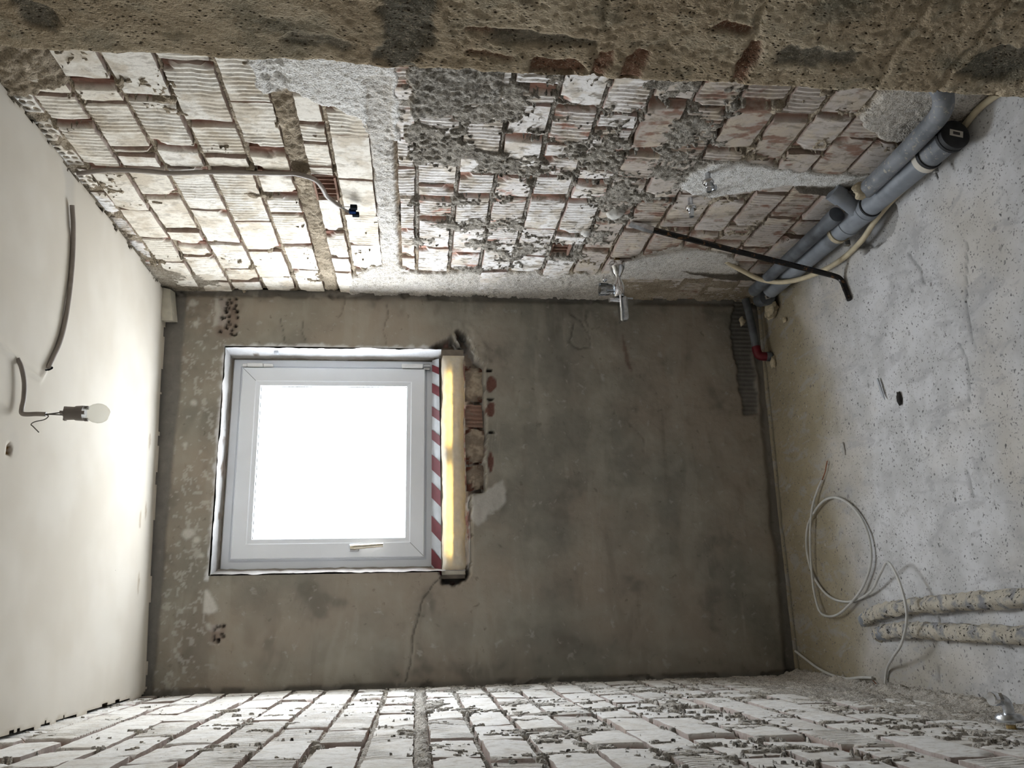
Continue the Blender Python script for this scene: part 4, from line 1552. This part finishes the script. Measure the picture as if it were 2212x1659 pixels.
def elbow_tap():
    y, z = -1.530, .212
    r = thing('capped_elbow', 'chrome elbow with hex cap on the wall above the lagged pipes', 'valve', (0, y, z))
    MB().lathe((-.012, y, z), (1, 0, 0), [(0, .0115), (.006, .013), (.016, .0125), (.017, .010), (.024, .010)], 10).build('brass_socket', 'brass', r)
    MB().lathe((.016, y, z), (1, 0, 0), [(0, .012), (.002, .024), (.007, .0290), (.012, .0290), (.018, .024), (.020, .012)], 26).build('escutcheon', 'dull_chrome', r, True)
    MB().tube(spline([(.034, y, z), (.046, y, z), (.057, y, z + .003), (.0635, y, z + .010), (.0655, y, z + .020)], 5), .0112, 16).build('bend', 'dull_chrome', r, True)
    MB().lathe((.0655, y, z + .016), (.05, -.06, 1), [(0, .0150), (.011, .0150), (.0115, .0155)], 6).build('hex_nut', 'chrome', r)
    MB().lathe((.0660, y - .001, z + .026), (.05, -.06, 1), [(0, .0150), (.010, .0150), (.012, .0135)], 20).build('cap', 'chrome', r, True)
    return r


elbow_tap()


# ------------------------------------------------------------------ waste pipes along the floor
def lerp3(a, b, t):
    return tuple(a[i] + (b[i] - a[i]) * t for i in range(3))


def waste_pipe():
    A, B = (1.490, -1.49, .057), (1.524, -.27, .057)
    r = thing('waste_pipe', 'grey plastic waste pipe with capped end lying along the floor', 'pipe', (1.50, -1.0, 0))
    d = Vector(B) - Vector(A)
    L = d.length
    R = .0345
    dn = d.normalized()
    at = lambda q: tuple(Vector(A) + dn * q)
    # end section with its rubber plug
    cap = MB().lathe(at(0), dn, [(0, .036), (.004, .0415), (.012, .0415), (.013, .040), (.020, .040), (.021, .042), (.030, .042), (.031, R)], 30).build('end_plug', 'rubber', r, True)
    fx = Vector(at(-.0012))
    e1 = Vector((-1, 0, .18)).normalized()
    e1 = (e1 - dn * e1.dot(dn)).normalized()
    e2 = dn.cross(e1)
    for (w_, h_, off, mt, nm) in ((.019, .0095, 0.0, 'label_paper', 'sticker'), (.010, .0045, .0006, 'label_print', 'printed_panel')):
        c = fx - dn * off
        MB().add([tuple(c + e1 * a * h_ + e2 * b * w_) for a, b in ((-1, -1), (1, -1), (1, 1), (-1, 1))], [(0, 1, 2, 3)]).build(nm, mt, cap)
    MB().lathe(at(.028), dn, [(0, R), (.11, R)], 28).build('end_section', 'dusty_grey_pipe', r, True)
    # pipe clip and clamp
    cl = MB().lathe(at(.128), dn, [(0, R), (0, .039), (.016, .0395), (.020, .0395), (.020, R)], 28).build('clip_band', 'label_paper', r, True)
    MB().lathe(at(.118), dn, [(0, R + .0005), (0, .0385), (.011, .0385), (.011, R + .0005)], 28).build('rubber_ring', 'rubber', r, True)
    c = Vector(at(.138)) + Vector((-.030, 0, -.026))
    MB().box(tuple(c - Vector((.014, .006, .004))), tuple(c + Vector((.008, .006, .010))), .002).tube([tuple(c + Vector((-.014, 0, .003))), tuple(c + Vector((-.034, -.006, .004)))], .0028, 8).build('clamp_screw', 'steel', cl)
    MB().lathe(at(.148), dn, [(0, R), (.30, R)], 28).build('straight_section', 'grey_plastic_pipe', r, True)
    # swept tee
    t0 = .44
    MB().lathe(at(t0), dn, [(0, R), (.001, .0395), (.022, .0400), (.023, .0415), (.036, .0415), (.037, .0385), (.135, .0385), (.136, .041), (.150, .041), (.151, .039), (.165, .039)], 28).build('swept_tee', 'grey_plastic_pipe', r, True)
    MB().lathe(at(t0 - .003), dn, [(0, R + .001), (0, .038), (.005, .038), (.005, R)], 28).build('seal_ring', 'rubber', r, True)
    MB().lathe(at(t0 + .152), dn, [(0, R + .001), (0, .0388), (.006, .0388), (.006, R)], 28).build('seal_ring', 'rubber', r, True)
    p = Vector(at(t0 + .060))
    MB().tube(spline([tuple(p), tuple(p + Vector((.012, -.020, .035))), tuple(p + Vector((.030, -.035, .072))), tuple(p + Vector((.052, -.040, .105)))], 5), .0255, 18).tube([tuple(p + Vector((.036, -.037, .082))), tuple(p + Vector((.056, -.041, .112)))], .030, 18).build('branch', 'grey_plastic_pipe', r, True)
    MB().lathe(at(t0 + .163), dn, [(0, R), (L - t0 - .163, R)], 28).build('far_section', 'grey_plastic_pipe', r, True)
    cl2 = MB().lathe(at(t0 + .20), dn, [(0, R), (0, .0385), (.018, .0388), (.018, R)], 28).build('clip_band', 'yellow_lump', r, True)
    MB().box(tuple(Vector(at(t0 + .205)) + Vector((-.050, -.004, -.034))), tuple(Vector(at(t0 + .205)) + Vector((-.030, .010, -.012))), .002).build('clamp_screw', 'steel', cl2)
    return r


waste_pipe()

r = thing('dusty_waste_pipe', 'older dusty waste pipe above the main one, stopped with plaster', 'pipe', (1.515, -1.3, .12))
MB().tube(spline([(W + .01, -1.602, .175), (1.560, -1.598, .166), (1.540, -1.585, .148), (1.524, -1.555, .132), (1.516, -1.51, .124), (1.512, -1.40, .121), (1.510, -1.30, .119), (1.510, -1.135, .117)], 6), .0265, 22).build('tube', 'dusty_grey_pipe', r, True)
MB().lump((1.510, -1.128, .130), .026, .020, .026, 4, 14, .45).build('plaster_stopper', 'yellow_lump', r, True)
r = thing('dark_waste_pipe', 'dark waste pipe against the wall behind the crowbar', 'pipe', (1.516, -.7, .12))
MB().tube([(1.516, -.955, .122), (1.516, -.9, .122), (1.519, -.6, .122), (1.524, -.25, .122)], .0235, 20).build('tube', 'dark_plastic_pipe', r, True)
MB().tube([(1.516, -.957, .122), (1.516, -.89, .122)], .0262, 20).build('socket', 'dark_plastic_pipe', r, True)

# capped pipe with sticker and the plugged red pipe in the back corner
r = thing('capped_socket', 'dark capped pipe socket with a white sticker in the back corner', 'pipe', (1.505, -.22, .05))
MB().lathe((1.515, -.20, .052), (-.20, -1, .02), [(-.06, .030), (0, .030), (.001, .0335), (.022, .0335), (.023, .0295), (.0235, .003)], 26).build('socket', 'dark_plastic_pipe', r, True)
c = Vector((1.5105, -.2244, .0525))
n_ = Vector((-.20, -1, .02)).normalized()
e1 = Vector((-.35, .07, 1)).normalized()
e1 = (e1 - n_ * e1.dot(n_)).normalized()
e2 = n_.cross(e1)
st = MB().add([tuple(c + e1 * a * .0115 + e2 * b * .0085) for a, b in ((-1, -1), (1, -1), (1, 1), (-1, 1))], [(0, 1, 2, 3)]).build('sticker', 'label_paper', r)
c2 = c + n_ * .0006
MB().add([tuple(c2 + e1 * (a * .006 - .002) + e2 * b * .005) for a, b in ((-1, -1), (1, -1), (1, 1), (-1, 1))], [(0, 1, 2, 3)]).build('printed_panel', 'label_print', st)
MB().lump((1.47, -.17, .022), .03, .05, .02, 9, 12, .4).build('mortar_bed', 'yellow_lump', r, True)

r = thing('plugged_pipe', 'dark pipe along the back wall ending in a red plug', 'pipe', (1.4, -.075, .05))
MB().tube(spline([(1.56, -.060, .080), (1.50, -.068, .074), (1.40, -.075, .066), (1.335, -.078, .062)], 5), .0165, 18).build('tube', 'dark_plastic_pipe', r, True)
MB().tube(spline([(1.338, -.078, .062), (1.318, -.080, .060), (1.300, -.082, .054), (1.294, -.086, .042), (1.292, -.090, .024)], 5), .0185, 18).build('red_plug', 'red_plug', r, True)
MB().tube([(1.292, -.090, .026), (1.291, -.092, .004)], .0205, 18).build('plug_collar', 'dark_plastic_pipe', r, True)

# cream conduit
r = thing('cream_conduit', 'cream conduit looping from the wall past the waste pipes', 'cable', (1.5, -.9, .02))
MB().tube(spline([(W - .002, -.425, .300), (1.570, -.398, .262), (1.550, -.380, .205), (1.520, -.385, .150), (1.487, -.44, .098), (1.462, -.535, .058), (1.445, -.66, .032), (1.440, -.78, .018), (1.452, -.90, .0125),
                  (1.478, -.98, .0105), (1.498, -1.08, .0105), (1.508, -1.25, .0105), (1.522, -1.42, .0105), (1.540, -1.53, .012), (1.530, -1.62, .014), (1.50, -1.75, .014), (1.47, -1.95, .014)], 7), .0095, 12).build('tube', 'cream_sheath', r, True)

# lagged pipes rising out of the floor
for (nm, lb, pts) in (('lagged_pipe', 'mortar-splashed lagged floor pipe, the one farther from the capped elbow', [(.215, -.545, -.018), (.222, -.60, .004), (.238, -.68, .016), (.252, -.78, .020), (.262, -.95, .021), (.270, -1.15, .021), (.276, -1.35, .021), (.282, -1.75, .021)]),
                      ('lagged_pipe', 'mortar-splashed lagged floor pipe, the one closer to the capped elbow', [(.168, -.625, -.018), (.178, -.69, .006), (.188, -.78, .017), (.192, -.90, .020), (.190, -1.08, .021), (.188, -1.25, .021), (.188, -1.45, .021), (.192, -1.75, .021)])):
    r = thing(nm, lb, 'pipe', (pts[3][0], pts[3][1], 0), 'lagged pipes on the floor')
    sp = spline(pts, 14)
    MB().tube(sp, .0225, 18, True, .24, 5 + int(pts[0][0] * 100)).build('lagging', 'splashed_lagging', r, True)
    MB().tube(sp[:22], [.0205] * 8 + [.0234] * 13 + [.0228], 18).build('bare_sleeve', 'grey_plastic_pipe', r, True)

# ------------------------------------------------------------------ loose things on the floor
r = thing('coiled_cable', 'thin pale cable looped loosely across the floor', 'cable', (.4, -.6, 0))
loop = [(.020, -.668, .008), (.07, -.70, .012), (.110, -.80, .045), (.160, -.90, .066), (.240, -.955, .072), (.330, -.93, .066), (.392, -.87, .058), (.365, -.79, .040), (.305, -.66, .016), (.278, -.50, .008),
        (.300, -.36, .008), (.372, -.265, .010), (.470, -.235, .012), (.560, -.27, .014), (.615, -.36, .016), (.640, -.45, .016), (.630, -.54, .014), (.580, -.63, .012), (.50, -.69, .012), (.41, -.695, .014),
        (.33, -.63, .016), (.27, -.53, .020), (.232, -.42, .022), (.240, -.315, .022), (.31, -.275, .020), (.42, -.275, .020), (.53, -.30, .022), (.62, -.335, .020), (.68, -.38, .014), (.715, -.42, .010)]
MB().tube(spline(loop, 7), .0042, 8).build('sheath', 'pale_cable', r, True)
MB().tube(spline([(.712, -.417, .010), (.74, -.448, .009), (.755, -.46, .010), (.775, -.475, .010)], 4), .0018, 6).build('bare_core', 'copper', r, True)
MB().tube(spline([(.022, -.668, .009), (.006, -.662, .02), (.012, -.64, .014), (.028, -.60, .010)], 4), .0018, 6).build('bare_core', 'copper', r, True)

o = MB().tube(spline([(.095, -.03, .008), (.075, -.10, .010), (.045, -.21, .012), (.028, -.32, .016), (.022, -.43, .018), (.032, -.53, .014), (.036, -.60, .010)], 7), .0046, 8).build('cable_tail', 'pale_cable', None, True, (.04, -.3, 0))
tag(o, 'short pale cable tail curving along the floor edge', 'cable')

# crowbar
r = thing('crowbar', 'black steel crowbar leaning on the wall, hooked end on the floor', 'crowbar', (1.38, -.74, 0))
top = Vector((W - .012, -.735, .752))
foot = Vector((1.395, -.735, .046))
bar = [tuple(top + (foot - top) * t) for t in np.linspace(.10, 1, 12)]
sh = MB().tube(bar, .0098, 6)
sh.build('shaft', 'worn_black_steel', r)
MB().tube(spline([bar[-1], (1.385, -.737, .022), (1.370, -.740, .0115), (1.345, -.748, .0100), (1.315, -.758, .0095), (1.290, -.766, .009)], 5), [.0098] * 12 + [.0095] * 6 + [.0088] * 8, 8).build('hook', 'worn_black_steel', r, True)
t0 = top + (foot - top) * .10
dn = (top - t0).normalized()
sd = Vector((0, 1, 0))
up = dn.cross(sd).normalized()
m = MB()
prof = [(0, .0098, .0098), (.03, .0125, .0085), (.06, .0145, .005), (.085, .0150, .0018)]
vs_, fs = [], []
for (q, a, b) in prof:
    c = t0 + dn * q
    vs_ += [c + sd * a + up * b, c - sd * a + up * b, c - sd * a - up * b, c + sd * a - up * b]
for i in range(len(prof) - 1):
    for k in range(4):
        fs.append((i * 4 + k, i * 4 + (k + 1) % 4, (i + 1) * 4 + (k + 1) % 4, (i + 1) * 4 + k))
fs += [(3, 2, 1, 0), (12, 13, 14, 15)]
m.add(vs_, fs)
m.build('chisel_tip', 'dull_chrome', r)

# lumps on the walls and debris
o = MB().lump((W - .010, -.815, .832), .018, .034, .028, 3, 14, .25).build('plaster_lump', 'plaster_lump', None, True, (W, -.815, .832))
tag(o, 'round white plaster lump stuck on the brick above the crowbar tip', 'plaster')
o = MB().lump((W - .008, -.66, .905), .013, .022, .016, 8, 12, .35).build('plaster_lump', 'plaster_lump', None, True, (W, -.66, .905))
tag(o, 'small grey plaster lump beside the larger round one', 'plaster')
o = MB().lump((.892, -.968, .006), .022, .010, .008, 2, 12, .5).build('stone_chip', 'stone_chip', None, True, (.892, -.968, 0))
tag(o, 'dark stone chip lying on the grey floor', 'stone')
o = MB().add([(.975, -.866, .006), (.978, -.872, .006), (.925, -.888, .006), (.90, -.893, .006), (.920, -.879, .006), (.975, -.866, .010), (.978, -.872, .010), (.925, -.888, .010), (.90, -.893, .008), (.920, -.879, .010)],
             [(0, 1, 2, 3, 4), (9, 8, 7, 6, 5), (0, 5, 6, 1), (1, 6, 7, 2), (2, 7, 8, 3), (3, 8, 9, 4), (4, 9, 5, 0)]).build('splinter', 'white_tape', None, False, (.93, -.88, 0))
tag(o, 'thin white splinter lying beside the dark stone chip', 'splinter')
o = MB().lump((.80, -.588, .005), .022, .010, .006, 6, 10, .5).build('plaster_chip', 'plaster_lump', None, True, (.80, -.588, 0))
tag(o, 'pale plaster flake on the stained floor', 'plaster')
for (p, s, lb) in (((1.475, -.012, .083), (.020, .012, .011), 'yellowish plaster crumb on the wall over the plugged pipe'),
                   ((1.398, -.262, .008), (.012, .012, .009), 'yellowish plaster crumb on the floor by the capped socket'),
                   ((1.262, -.115, .010), (.028, .014, .010), 'yellowish plaster crumb on the floor by the red plug')):
    o = MB().lump(p, s[0], s[1], s[2], int(p[0] * 100), 10, .5).build('plaster_crumb', 'yellow_lump', None, True, p)
    tag(o, lb, 'plaster')
